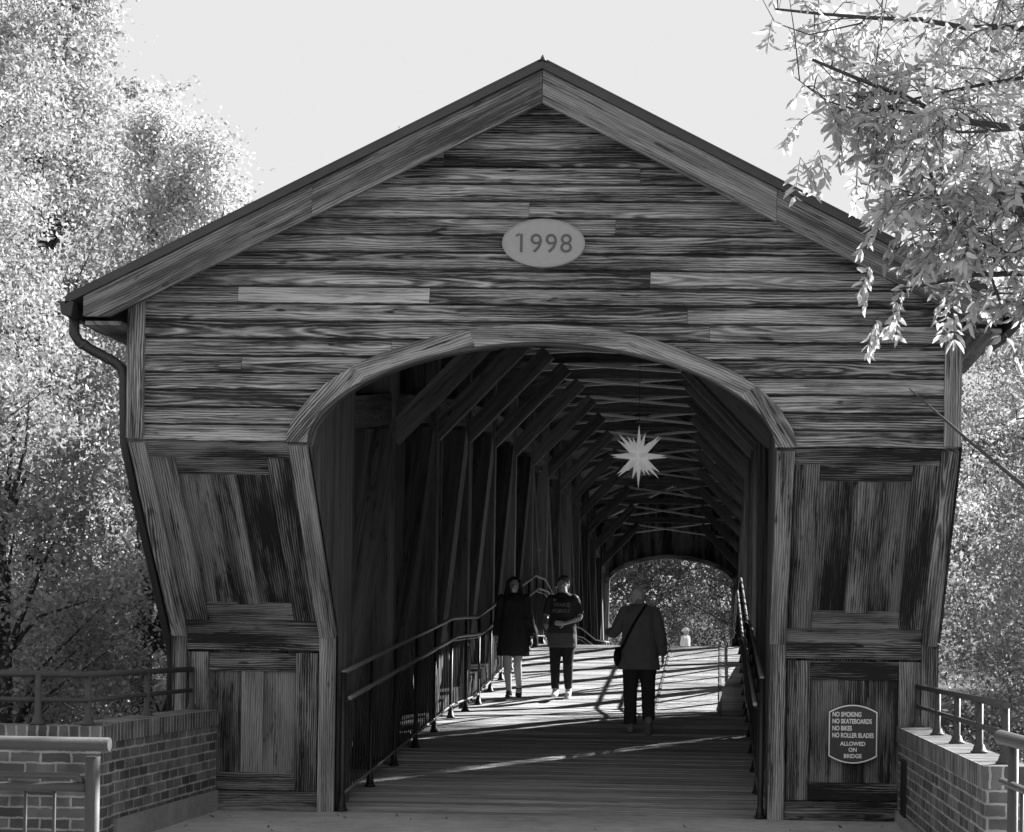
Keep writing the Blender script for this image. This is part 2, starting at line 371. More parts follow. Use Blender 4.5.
# ---- panelled portal sides
def portal_side(sx):
    xi, xo = XC + sx * HI, XC + sx * HO            # inner and outer x
    def fx(d): return xo - sx * d                   # distance from outer edge
    Wd = HO - HI
    def bx(m, d0, d1, y0, y1, z0, z1, ga, tone=0.0):
        a, b = sorted((fx(d0), fx(d1))); m.box((a, y0, z0), (b, y1, z1), ga, tone); return m
    nm = 'left' if sx < 0 else 'right'
    # base
    base = bx(MB(), .1, Wd - .02, .04, .07, -.6, Z2, 2, -.12).build('base_panel', W_PAN, BR)
    # vertical boards of the recessed panel
    n = 5
    nb = MB(); d = .30
    ws = [.28, .20, .22, .20, .2]; d = .2
    for (d0, d1) in ((.27, .62), (.74, Wd - .3)): bx(nb, d0, d1, .022 + random.uniform(-.003, .003), .045, .3, 1.2, 2, random.uniform(-.06, .12))
    nb.build('panel_boards', W_PAN, base)
    for (d0, d1, z0, z1, dy) in ((0.03, .125, -.6, Z2, -.02), (Wd - CAS, Wd, 0.0, Z2 - .0, -.035)):
        bx(MB(), d0, d1, dy, .05, z0, z1, 2, .12 if d1 == Wd else 0).build('portal_post', W_TRIM, base)
    bx(MB(), -.02, .028, .03, .16, -.6, Z2, 2, -.05).build('portal_post', W_TRIM, base)
    for (d0, d1) in ((.13, .31), (Wd - CAS - .2, Wd - CAS - .02)):
        bx(MB(), d0, d1, -.004, .04, .165, 1.325, 2, random.uniform(-.15, .05)).build('stile', W_FRM, base)
    bx(MB(), .59, .77, .0, .04, .318, 1.165, 2, .14).build('stile', W_FRM, base)
    for (z0, z1, d0, d1, dy) in ((0.0, .16, .13, Wd - CAS - .003, -.012), (.17, .315, .313, Wd - CAS - .203, .0), (1.17, 1.322, .313, Wd - CAS - .203, .0), (1.345, Z2 + .0, .13, Wd - CAS - .003, -.03)):
        bx(MB(), d0, d1, dy, .045, z0, z1, 0, random.uniform(-.1, .1)).build('rail_board', W_FRM, base)
    # slanted soffit panel
    o = Vector((xo, 0, Z2)); ax = Vector((-sx, 0, 0)); sl = Vector((0, PY, Z3 - Z2)); SLn = sl.length; ay = sl.normalized()
    nrm = ax.cross(ay) if sx < 0 else ay.cross(ax)
    if nrm.y > 0: nrm = -nrm
    fr = (o, ax, ay, nrm)                          # u from outer edge, v up the slope, w outwards
    sp = MB().box((.05, .0, -.12), (Wd - .03, SLn, -.05), 1, -.2, fr).build('slanted_panel', W_PAN, BR)
    pb = MB(); d = .2
    for (d0, d1) in ((.29, .63), (.75, Wd - .3)): pb.box((d0, .2, -.05), (d1, SLn - .25, -.035 + random.uniform(0, .006)), 1, random.uniform(-.1, .06), fr)
    pb.build('panel_boards', W_PAN, sp)
    for (d0, d1, w1, tn_) in ((0.0, .13, .03, .0), (Wd - CAS, Wd, .045, .15)):
        MB().box((d0, .0 if d0 == 0 else .012, -.06), (d1, SLn + .0, w1), 1, tn_, fr).build('slanted_post', W_TRIM, sp)
    MB().box((-.03, .0, -.16), (-.002, SLn, -.02), 1, -.2, fr).build('slanted_post', W_FRM, sp)
    for (d0, d1) in ((.135, .33), (Wd - CAS - .2, Wd - CAS - .01)):
        MB().box((d0, .15, -.05), (d1, SLn - .14, .0), 1, random.uniform(-.2, .0), fr).build('stile', W_FRM, sp)
    MB().box((.6, .32, -.05), (.78, SLn - .305, .0), 1, .14, fr).build('stile', W_FRM, sp)
    for (v0, v1, d0, d1, w1) in ((.003, .14, .133, Wd - CAS - .003, .02), (.153, .315, .333, Wd - CAS - .203, -.004), (SLn - .3, SLn - .145, .333, Wd - CAS - .203, -.004), (SLn - .135, SLn + .01, .133, Wd - CAS - .003, .015)):
        MB().box((d0, v0, -.05), (d1, v1, w1), 0, random.uniform(-.1, .08), fr).build('rail_board', W_FRM, sp)
    # cheeks: inner side wall of vertical boards, from the slanted edge back to the first truss post
    YF = (Vector((xi - sx * .0, 0, 0)), Vector((0, 1, 0)), Vector((0, 0, 1)), Vector((sx, 0, 0)))
    ck = MB(); y = PY + .06
    while y < .62:
        y1 = min(y + .14, .62); ztop = 4.1
        def zb(yy): return (Z2 + (Z3 - Z2) * (yy / PY)) + .02 if yy < 0 else 0.0
        def zt(yy): return ztop
        if y < 0 < y1: y1 = 0.0001 if y < -.01 else y1
        pts = [(y + .002, zb(y) if y < 0 else -.0), (y1 - .002, zb(y1) if y1 < 0 else 0.0), (y1 - .002, ztop), (y + .002, ztop)]
        ck.prism(pts, YF, .03 + random.uniform(0, .004), (0, 1), random.uniform(-.15, .15)); y = y1
    ck.build('cheek_boards', W_INT, BR)
    # outer side wall of the portal house
    YO = (Vector((xo, 0, 0)), Vector((0, 1, 0)), Vector((0, 0, 1)), Vector((-sx, 0, 0)))
    MB().prism([(PY + .02, Z3 + .01), (PY + .02, 4.1), (3.0, 4.4), (3.0, -3), (.12, -3), (.12, Z2 - .15)], YO, .05, (0, 1)).build('side_wall', W_PAN, BR)
for sx in (-1, 1): portal_side(sx)
# beam across the bottom of the gable between sides and casings is the casing itself; portal floor sill
MB().box((XC - HI - .02, -.03, -.3), (XC + HI + .02, .0, -.004), 0, -.1).build('deck_sill', W_FRM, BR)
# ---------------------------------------------------------------- roof
YR0, YR1 = -1.51, 38.8
stations = [YR0, -.6, .3] + [.3 + 2.65 * i for i in range(1, 15)] + [YR1]
HE = 3.608
def roof_half(sx):
    m = MB()
    for k in range(len(stations) - 1):
        y0, y1 = stations[k], stations[k + 1]; c0, c1 = camber(y0), camber(y1)
        def P4(y, c): 
            zr_, ze_ = RZ + c, RZ + c - SL * HE
            return [(XC, y, zr_), (XC + sx * HE, y, ze_), (XC + sx * HE, y, ze_ - .055), (XC, y, zr_ - .055)]
        A, B = P4(y0, c0), P4(y1, c1)
        for i in range(4):
            j = (i + 1) % 4
            m.quadset([A[i], A[j], B[j], B[i]], [(0, 1, 2, 3)], [(0, 0, 1)] * 4, 0)
        if k == 0: m.quadset(A, [(0, 1, 2, 3)], [(0, 0, 1)] * 4, 0)
        if k == len(stations) - 2: m.quadset(B, [(3, 2, 1, 0)], [(0, 0, 1)] * 4, 0)
    ro = m.build('roof', ROOFM, BR)
    # standing seams
    sm_ = MB()
    y = YR0 + .05
    while y < YR1:
        c = camber(y)
        sm_.beam((XC + sx * .02, y, RZ + c + .01), (XC + sx * HE, y, RZ + c + .01 - SL * HE), .02, .03); y += .45
    sm_.build('roof_seams', ROOFM, ro)
    # rake board: two lengths
    yk = YR0 + .03
    def rk(a, b, tone, dy):
        FR = (Vector((XC, yk + dy, 0)), Vector((sx, 0, 0)), Vector((0, 0, 1)), Vector((0, 1, 0)))
        t = .057; h = .25
        pts = [(a, RZ - t - SL * a), (b, RZ - t - SL * b), (b, RZ - t - h - SL * b), (a, RZ - t - h - SL * a)]
        if b > 3.4: pts[2] = (b, RZ - t - .15 - SL * b); pts.insert(3, (b - .2, RZ - t - h - SL * (b - .2)))
        MB().prism(pts, FR, .04, (1 / math.hypot(1, SL), -SL / math.hypot(1, SL)), tone).build('rake_board', W_RAKE, BR)
    sp_ = 1.78 if sx > 0 else 1.74
    rk(0.002, sp_ - .003, .06 if sx > 0 else -.06, 0); rk(sp_, HE - .13, -.12, .003)
    # plank under the rake between gable and fascia
    m2 = MB(); FR = (Vector((XC, yk + .04, 0)), Vector((sx, 0, 0)), Vector((0, 0, 1)), Vector((0, 1, 0)))
    a, b = 0.0, HE - .14
    m2.prism([(a, RZ - .08 - SL * a), (b, RZ - .08 - SL * b), (b, RZ - .105 - SL * b), (a, RZ - .105 - SL * a)], FR, .3).build('rake_soffit', W_RAKE, BR)
    # eave soffit and fascia
    ez = RZ - SL * HE
    MB().box((sorted((XC + sx * (HE - .13), XC + sx * HO))[0], YR0 + .08, ez - .2), (sorted((XC + sx * (HE - .13), XC + sx * HO))[1], .6, ez - .17), 1).build('eave_soffit', W_RAKE, BR)
roof_half(-1); roof_half(1)
MB().tube([(XC, YR0 + .02, RZ + .0), (XC, YR0 + .02, RZ + .02), (XC, YR0 + .02, RZ + .05)], [.035, .02, .004], 8).build('ridge_finial', ROOFM, BR)
# gutters and downspout
def gutter(sx, label):
    t = thing('rain_gutter', label, 'gutter', (XC + sx * (HE + .03), YR0, 3.9))
    m = MB(); prof = [(-.10, .0), (-.07, -.02), (-.055, -.1), (0.02, -.11), (0.035, 0.0), (.02, 0), (.01, -.095), (-.045, -.088), (-.06, -.01), (-.09, .01)]
    for k in range(len(stations) - 1):
        y0, y1 = stations[k] + (.02 if k == 0 else 0), stations[k + 1]
        for a, b in zip(prof, prof[1:] + prof[:1]):
            Q = []
            for (p, y) in ((a, y0), (b, y0), (b, y1), (a, y1)):
                Q.append((XC + sx * (HE + .02) - sx * p[0] * -1 * 1.0 if False else XC + sx * (HE + .02 - p[0] - .05), y, RZ - SL * HE - .035 + camber(y) + p[1]))
            m.quadset(Q, [(0, 1, 2, 3)], [(0, 0, 1)] * 4, 0)
    m.prism([(sx * (HE - .03 - p[0]), RZ - SL * HE - .035 + p[1]) for p in prof[:5]], (Vector((XC, YR0 + .0, 0)), Vector((1, 0, 0)), Vector((0, 0, 1)), Vector((0, 1, 0))), .02)
    m.build('trough', GUTM, t)
    return t
gl = gutter(-1, 'dark metal gutter with bent downspout at the left eave')
gutter(1, 'dark metal gutter along the right eave behind the leaves')
ds = [(-4.985, -1.33, 3.9), (-4.985, -1.33, 3.77), (-4.955, -1.31, 3.71), (-4.88, -1.28, 3.66), (-4.71, -1.2, 3.57), (-4.66, -1.17, 3.52), (-4.645, -1.16, 3.45), (-4.64, -1.14, 2.95), (-4.64, -.9, 2.6), (-4.64, .1, 1.35), (-4.645, .14, 1.25), (-4.645, .14, -1.5)]
MB().tube(ds, [.042] * 7 + [.040, .034, .034, .034, .034], 8).build('downspout', GUTM, gl)
for p, q in (((-4.93, -1.30, 3.695), (-4.915, -1.295, 3.68)), ((-4.76, -1.22, 3.598), (-4.745, -1.213, 3.588))):
    MB().tube([p, q], .046, 8).build('joint_band', PIPE, gl)
# ---------------------------------------------------------------- trusses
TXI = 1.864
posts_y = [.3 + 2.65 * i for i in range(15)]
mid = 6.3
BOLT = plain('bolt_iron', .09, .5, .5)
for sx in (-1, 1):
    xi = XC + sx * TXI; TD = .38 if sx < 0 else .2
    for i, y in enumerate(posts_y):
        c = camber(y); zt = 3.13 + c
        xm = xi + sx * TD / 2
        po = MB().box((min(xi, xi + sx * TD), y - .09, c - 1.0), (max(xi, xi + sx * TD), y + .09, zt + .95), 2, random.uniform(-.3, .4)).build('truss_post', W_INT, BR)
        if i < 8:
            for dx, dz in ((.12, -.02), (.2, -.14)):
                MB().tube([(xi + sx * dx, y - .09, zt + dz), (xi + sx * dx, y - .115, zt + dz)], [.032, .028], 10).build('bolt', BOLT, po)
        if 0 < i < 14 or True:
            # knee brace
            a = (xi + sx * .06, y, zt - .10); b = (xi - sx * 1.0, y, zt + 1.0)
            if i > 0: MB().beam(a, b, .13, .2, (0, 1, 0) if False else (sx, 0, 1), random.uniform(-.2, .3)).build('knee_brace', W_INT, BR)
        if i < 14:
            y2 = posts_y[i + 1]; c2 = camber(y2)
            if i < 6: A, B = (xm, y + .12, c - .25), (xm, y2 - .14, 3.0 + c2)
            else: A, B = (xm, y + .14, 3.0 + c), (xm, y2 - .12, c2 - .25)
            B2 = (xm, y2 - .1, c2 - .25) if i < 6 else (xm, y2 - .1, 3.0 + c2); A2 = (xm, y + .1, 3.0 + c) if i < 6 else (xm, y + .1, c - .25)
            MB().beam(A2, B2, .05, .07, (0, 0, 1), .2).build('counter_brace', W_INT, BR)
            ym = (y + y2) / 2; MB().box((xm - .03, ym - .035, (c + c2) / 2 - .2), (xm + .03, ym + .035, 3.2 + (c + c2) / 2), 2, .2).build('batten', W_INT, BR)
            MB().beam(A, B, TD - .04, .30 if sx < 0 else .14, (1, 0, 0) if False else (0, 0, 1), random.uniform(-.3, .4)).build('truss_diagonal', W_INT, BR)
    for nm, zz, hh in (('upper_chord', 3.32, .3), ('lower_chord', -.35, .4)):
        m = MB()
        for y0, y1 in zip(posts_y, posts_y[1:]):
            m.beam((xi + sx * .19, y0, zz + camber(y0)), (xi + sx * .19, y1, zz + camber(y1)), .30, hh)
        m.build(nm, W_INT, BR)
    # wall plate carrying the rafters
    m = MB()
    for y0, y1 in zip(posts_y, posts_y[1:]): m.beam((XC + sx * 3.1, y0, 4.0 + camber(y0)), (XC + sx * 3.1, y1, 4.0 + camber(y1)), .14, .16)
    m.build('wall_plate', W_INT, BR)
    # outer cladding: left fully clad; right open under the eaves, near boards and slot added to shape deck sunlight
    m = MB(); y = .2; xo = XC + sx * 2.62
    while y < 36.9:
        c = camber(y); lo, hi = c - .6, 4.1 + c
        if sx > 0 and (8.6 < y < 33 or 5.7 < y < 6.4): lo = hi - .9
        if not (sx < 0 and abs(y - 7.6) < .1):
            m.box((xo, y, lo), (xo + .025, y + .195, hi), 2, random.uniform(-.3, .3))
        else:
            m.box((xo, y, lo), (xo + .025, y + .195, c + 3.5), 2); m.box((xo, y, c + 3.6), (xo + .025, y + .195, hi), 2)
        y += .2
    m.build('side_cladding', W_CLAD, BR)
for i, y in enumerate(posts_y):
    c = camber(y)
    if i > 0: MB().beam((XC - 2.9, y, 4.27 + c), (XC + 2.9, y, 4.27 + c), .10, .15, tone=random.uniform(-.2, .3)).build('tie_beam', W_INT, BR)
    for sx in (-1, 1):
        MB().beam((XC + sx * 3.3, y, RZ - .2 - SL * 3.3 + c), (XC, y, RZ - .2 + c), .1, .16).build('rafter', W_INT, BR)
    if 0 < i < 14:
        y2, c2 = posts_y[i + 1], camber(posts_y[i + 1])
        MB().beam((XC - 1.7, y + .1, 4.25 + c), (XC + 1.7, y2 - .1, 4.25 + c2), .075, .04, tone=.6).build('lateral_brace', W_DECK, BR)
        MB().beam((XC + 1.7, y + .1, 4.30 + c), (XC - 1.7, y2 - .1, 4.30 + c2), .075, .04, tone=.6).build('lateral_brace', W_DECK, BR)
# deck planks
m = MB(); y = -.02; zo = 0
while y < 38.5:
    w_ = random.uniform(.125, .15); z0, z1 = deck(y), deck(y + w_)
    d = Vector((0, w_, z1 - z0)); L = d.length; d.normalize(); nn = Vector((0, -d.z, d.y)); wdt = TXI + .3 if y > .5 else HI - .01
    o = Vector((XC, y, z0 + random.uniform(-.006, .0)))
    m.box((-wdt, 0.004, -.05), (wdt, L - .006, 0), 0, random.uniform(-.3, .3), (o, Vector((1, 0, 0)), d, nn)); y += w_
m.build('bridge_deck', W_DECK, BR)
for xs_ in (-.80, .04):  # thin dark strips laid on the deck in place of rail shadows
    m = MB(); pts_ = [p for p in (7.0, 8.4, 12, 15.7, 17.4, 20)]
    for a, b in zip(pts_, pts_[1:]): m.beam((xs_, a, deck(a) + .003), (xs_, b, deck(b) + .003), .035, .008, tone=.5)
    m.build('rail_shadow_strip', W_INT, BR)
# far portal wall
af = arch(1.93, .85, z0=3.2)
FGF = (Vector((0, 37.3, 0)), Vector((1, 0, 0)), Vector((0, 0, 1)), Vector((0, 1, 0)))
pl = [(XC - 3.2, -2), (XC - 1.93, -2)] + [(a, b) for a, b in af] + [(XC + 1.93, -2), (XC + 3.2, -2), (XC + 3.2, 4.4), (XC, 6.0), (XC - 3.2, 4.4)]
MB().prism(pl, FGF, .2, (0, 1)).build('far_portal_wall', W_PAN, BR)
m = MB()
for sx in (-1, 1): m.box((min(XC + sx * 1.93, XC + sx * 1.80), 37.2, 0), (max(XC + sx * 1.93, XC + sx * 1.80), 37.296, 3.2), 2, .3)
ao2 = arch(1.93, .85, z0=3.2); ai2 = arch(1.80, .72, z0=3.2)
for i in range(40):
    q = [ao2[i], ao2[i + 1], ai2[i + 1], ai2[i]]
    m.prism([(p[0], p[1]) for p in q], (Vector((0, 37.2, 0)),) + FGF[1:], .096, (1, 0), .1, 4.0)
m.build('far_arch_casing', W_TRIM, BR)
# ================================================================ railings
def interior_rail(sx, label):
    x = XC + sx * 1.755
    t = thing('deck_railing', label, 'railing', (x, 0, 0), 'iron railings along both sides of the bridge deck')
    pts = [y for y, _ in DK]
    def line(zo, y0, y1, n=4):
        ys_ = sorted(set([y0, y1] + [p for p in pts if y0 < p < y1])); return [(0, y, deck(y) + zo) for y in ys_]
    def rail(zo, dx, r, name):
        MB().tube([(x + dx, y, z) for _, y, z in line(zo, .03, 36.6)], r, 8).build(name, IRON2, t)
    rail(1.165, 0, .021, 'top_rail'); rail(.95, -sx * .055, .019, 'handrail'); rail(.14, 0, .014, 'bottom_rail'); rail(.90, 0, .010, 'picket_rail')
    y = .03; ps = []
    while y < 36.7:
        z = deck(y); m = MB(); r = .021 if y > .1 else .03
        m.tube([(x, y, z), (x, y, z + .015), (x, y, z + .02), (x, y, z + .10), (x, y, z + .13), (x, y, z + 1.165)], [.05, .05, .04, .024, r * .8, r * .8], 8)
        m.tube([(x, y, z + .9), (x - sx * .055, y, z + .93)], .008, 6)
        m.build('post', IRON, t); ps.append(y); y += 1.22
    for a, b in zip(ps, ps[1:]):
        m = MB(); n = 10
        for k in range(1, n):
            yy = a + (b - a) * k / n; m.tube([(x, yy, deck(yy) + .14), (x, yy, deck(yy) + .9)], .0065, 5, False)
        m.build('picket_panel', IRON, t)
IRON2 = plain('worn_rail_iron', .22, .38, .5, .3, 14)
interior_rail(-1, 'black iron picket railing along the left side of the bridge deck')
interior_rail(1, 'black iron picket railing along the right side of the bridge deck')
def ext_rail(label, path, posts, zb, name='pipe_railing', r=.022, h1=.345, h2=.17):
    t = thing(name, label, 'railing', (path[0][0], path[0][1], zb))
    MB().tube([(x, y, zb + h1) for x, y in path], r, 8).build('top_rail', PIPE, t)
    MB().tube([(x, y, zb + h2) for x, y in path], r * .8, 8).build('middle_rail', PIPE, t)
    for x, y in posts:
        m = MB(); m.tube([(x, y, zb), (x, y, zb + .012), (x, y, zb + .014), (x, y, zb + .05), (x, y, zb + .06), (x, y, zb + h1)], [.055, .055, .045, .032, .024, .022], 10)
        m.build('post', PIPE, t)
ext_rail('grey two-bar pipe railing on top of the left brick wall', [(-4.40, -.05), (-4.31, -2.83), (-5.6, -2.84), (-9, -2.84), (-14, -2.84)], [(-4.395, -.07), (-4.35, -1.4), (-4.31, -2.8), (-4.64, -2.84), (-5.9, -2.84), (-7.2, -2.84), (-8.4, -2.84)], .832)
ext_rail('grey two-bar pipe railing on the sunlit cap of the right brick pier wall', [(1.66, .02), (1.64, -4.75)], [(1.66, 0), (1.656, -1.4), (1.65, -2.55), (1.645, -3.65), (1.64, -4.7)], .79, h1=.335)
# near railings
def near_rail(label, a, b, posts, zt, sgn):
    a, b = Vector(a), Vector(b)
    t = thing('walkway_railing', label, 'railing', (a.x, a.y, 0))
    MB().tube([(a.x, a.y, zt), (b.x, b.y, zt)], .0225, 16).build('top_rail', PIPE, t)
    return t, a, b
t, a, b = near_rail('thick grey pipe railing in the near foreground at bottom left', (-6, -9.2), (-1.975, -9.2), [], 1.09, 1)
for x in (-2.03, -3.6, -5.2): MB().tube([(x, -9.2, 0), (x, -9.2, 1.05)], .024, 14).build('post', PIPE, t)
MB().tube([(-6, -9.2, .985), (-2.08, -9.2, .985), (-2.068, -9.2, .975), (-2.066, -9.2, .965)], .011, 8).build('middle_rail', PIPE, t)
MB().tube([(-6, -9.2, .95), (-2.05, -9.2, .95)], .017, 10).build('middle_rail', PIPE, t)
m = MB(); x = -2.155
while x > -6: m.tube([(x, -9.2, .08), (x, -9.2, .94)], .006, 6); x -= .095
m.build('picket_panel', PIPE, t)
MB().tube([(-6, -9.2, .1), (-2.05, -9.2, .1)], .015, 8).build('bottom_rail', PIPE, t)
t, a, b = near_rail('grey pipe railing with pickets in the near foreground at bottom right', (.915, -9.15), (.985, -12.2), [], 1.16, 1)
for y in (-9.35, -10.8, -12.2): MB().tube([(.92 + (-9.15 - y) * .023, y, 0), (.92 + (-9.15 - y) * .023, y, 1.14)], .017, 12).build('post', PIPE, t)
MB().tube([(.915, -9.2, 1.02), (.985, -12.2, 1.02)], .013, 8).build('middle_rail', PIPE, t)
m = MB(); y = -9.5
while y > -12.1: m.tube([(.92 + (-9.15 - y) * .023, y, .08), (.92 + (-9.15 - y) * .023, y, 1.02)], .006, 6); y -= .1
m.build('picket_panel', PIPE, t)
# ================================================================ signs
def text_mesh(body, size, loc, mat, parent, name='lettering', ext=.002, off=0.0, align='CENTER', sx=1.0, rotx=PI / 2, rotz=0, space=1.0):
    cu = bpy.data.curves.new('t', 'FONT'); cu.body = body; cu.size = size; cu.extrude = ext; cu.align_x = align; cu.offset = off; cu.space_character = space
    ob = bpy.data.objects.new('t', cu); COL.objects.link(ob); ob.scale = (sx, 1, 1)
    bpy.context.view_layer.update()
    me = bpy.data.meshes.new_from_object(ob.evaluated_get(bpy.context.evaluated_depsgraph_get()))
    me.transform(Matrix.Translation(loc) @ Matrix.Rotation(rotz, 4, 'Z') @ Matrix.Rotation(rotx, 4, 'X') @ Matrix.Diagonal((sx, 1, 1, 1)))
    bpy.data.objects.remove(ob); me.materials.clear(); me.materials.append(mat)
    o = bpy.data.objects.new(name, me); COL.objects.link(o)
    if parent: o.parent = parent; o.matrix_parent_inverse = Matrix.Translation(-world_loc(parent))
    return o
PLQ = plain('plaque_stone', .30, .6, 0, .12, 25, .1); CARV = plain('carved_numerals', .10, .8)
pq = thing('date_plaque', 'oval grey plaque reading 1998 in the middle of the gable', 'plaque', (XC - .005, PY, 4.5))
pc = Vector((XC + .005, PY - .075, 4.502))
rim = [(.318 * math.cos(2 * PI * i / 64), .183 * math.sin(2 * PI * i / 64)) for i in range(64)]
MB().prism(rim, (pc, Vector((1, 0, 0)), Vector((0, 0, 1)), Vector((0, 1, 0))), .055).build('plaque_face', PLQ, pq)
m = MB(); m.tube([(pc.x + x * .985, pc.y, pc.z + z_ * .985) for x, z_ in rim] + [(pc.x + rim[0][0] * .985, pc.y, pc.z)], .006, 6, False); m.build('plaque_rim', PLQ, pq)
text_mesh('1998', .205, pc + Vector((0.002, -.0022, -.072)), CARV, pq, 'numerals', .002, 0, space=1.12)
MB().prism([(-.219, .078), (-.214, .092), (-.196, .098), (-.186, .107), (-.186, .090), (-.198, .081)], (pc + Vector((0.002, -.0024, -.03)), Vector((1, 0, 0)), Vector((0, 0, 1)), Vector((0, 1, 0))), .002).build('numerals', CARV, pq)
NS = thing('notice_sign', 'dark notice board with white border listing what is not allowed on the bridge', 'sign', (1.12, -.03, .72))
SB = plain('sign_board', .045, .45, 0, .1); SW = plain('sign_paint', .75, .6, 0, .05)
def sign_outline(w_, h, k):
    o = [(-w_, -h + k)]
    for i in range(1, 12): t = -1 + 2 * i / 12; o.append((w_ * t, -h + k * t * t))
    o += [(w_, -h + k), (w_, h - k)]
    for i in range(1, 12): t = 1 - 2 * i / 12; o.append((w_ * t, h - k * t * t))
    o.append((-w_, h - k)); return o
sc = Vector((1.125, -.05, .722)); FS = (sc, Vector((1, 0, 0)), Vector((0, 0, 1)), Vector((0, 1, 0)))
MB().prism(sign_outline(.203, .247, .06), FS, .03).build('board', SB, NS)
o1, o2 = sign_outline(.2, .243, .059), sign_outline(.191, .233, .057); m = MB()
for i in range(len(o1)):
    j = (i + 1) % len(o1); m.prism([o1[i], o1[j], o2[j], o2[i]], (sc + Vector((0, -.004, 0)),) + FS[1:], .0035)
m.build('border', SW, NS)
for s_, dz in (('NO SMOKING', .145), ('NO SKATEBOARDS', .088), ('NO BIKES', .030), ('NO ROLLER BLADES', -.028)):
    text_mesh(s_, .054, sc + Vector((-.172, -.0025, dz)), SW, NS, 'lettering', .0015, .0016, 'LEFT', .70)
for s_, dz in (('ALLOWED', -.095), ('ON', -.145), ('BRIDGE', -.197)):
    text_mesh(s_, .046, sc + Vector((0.0, -.0025, dz)), SW, NS, 'lettering', .0015, .0015, 'CENTER', .95)
# ================================================================ star
st = thing('star_lantern', 'white many-pointed paper star hanging from the bridge roof', 'star ornament', (-.9, 4.7, 3.5))
STM, _, N, L = mkmat('star_paper'); dd = N('BsdfDiffuse'); dd.inputs[0].default_value = (.7, .7, .7, 1); tt = N('BsdfTranslucent'); tt.inputs[0].default_value = (.5, .5, .5, 1)
mx = N('MixShader'); mx.inputs[0].default_value = .45; em = N('Emission'); em.inputs[1].default_value = .035; ad = N('AddShader'); oo = N('OutputMaterial'); L(dd.outputs[0], mx.inputs[1]); L(tt.outputs[0], mx.inputs[2]); L(mx.outputs[0], ad.inputs[0]); L(em.outputs[0], ad.inputs[1]); L(ad.outputs[0], oo.inputs[0])
c0 = Vector((-.9, 4.7, 3.5)); R = .35
dirs = [(0, 0, 1), (0, 0, -1), (1, 0, 0), (-1, 0, 0), (0, 1, 0), (0, -1, 0)]
for a in (-1, 1):
    for b_ in (-1, 1): dirs += [(a, b_, 0), (a, 0, b_), (0, a, b_)]
for a in (-1, 1):
    for b_ in (-1, 1):
        for c_ in (-1, 1): dirs.append((a, b_, c_))
rz = Matrix.Rotation(.35, 3, 'Z')
for d in dirs:
    d = (rz @ Vector(d)).normalized(); x = d.orthogonal().normalized(); y = d.cross(x)
    ln = R if abs(d.z) > .99 else R * .95
    m = MB(); q = [c0 + d * .06 + (x * math.cos(k * PI / 2) + y * math.sin(k * PI / 2)) * .047 for k in range(4)]
    for k in range(4): m.quadset([q[k], q[(k + 1) % 4], c0 + d * ln], [(0, 1, 2)], [(0, 0, 0)] * 3, 0)
    m.build('ray', STM, st)
MB().tube([c0 + Vector((0, 0, R - .01)), c0 + Vector((0, 0, 1.32))], .003, 5).build('hanging_cord', IRON, st)
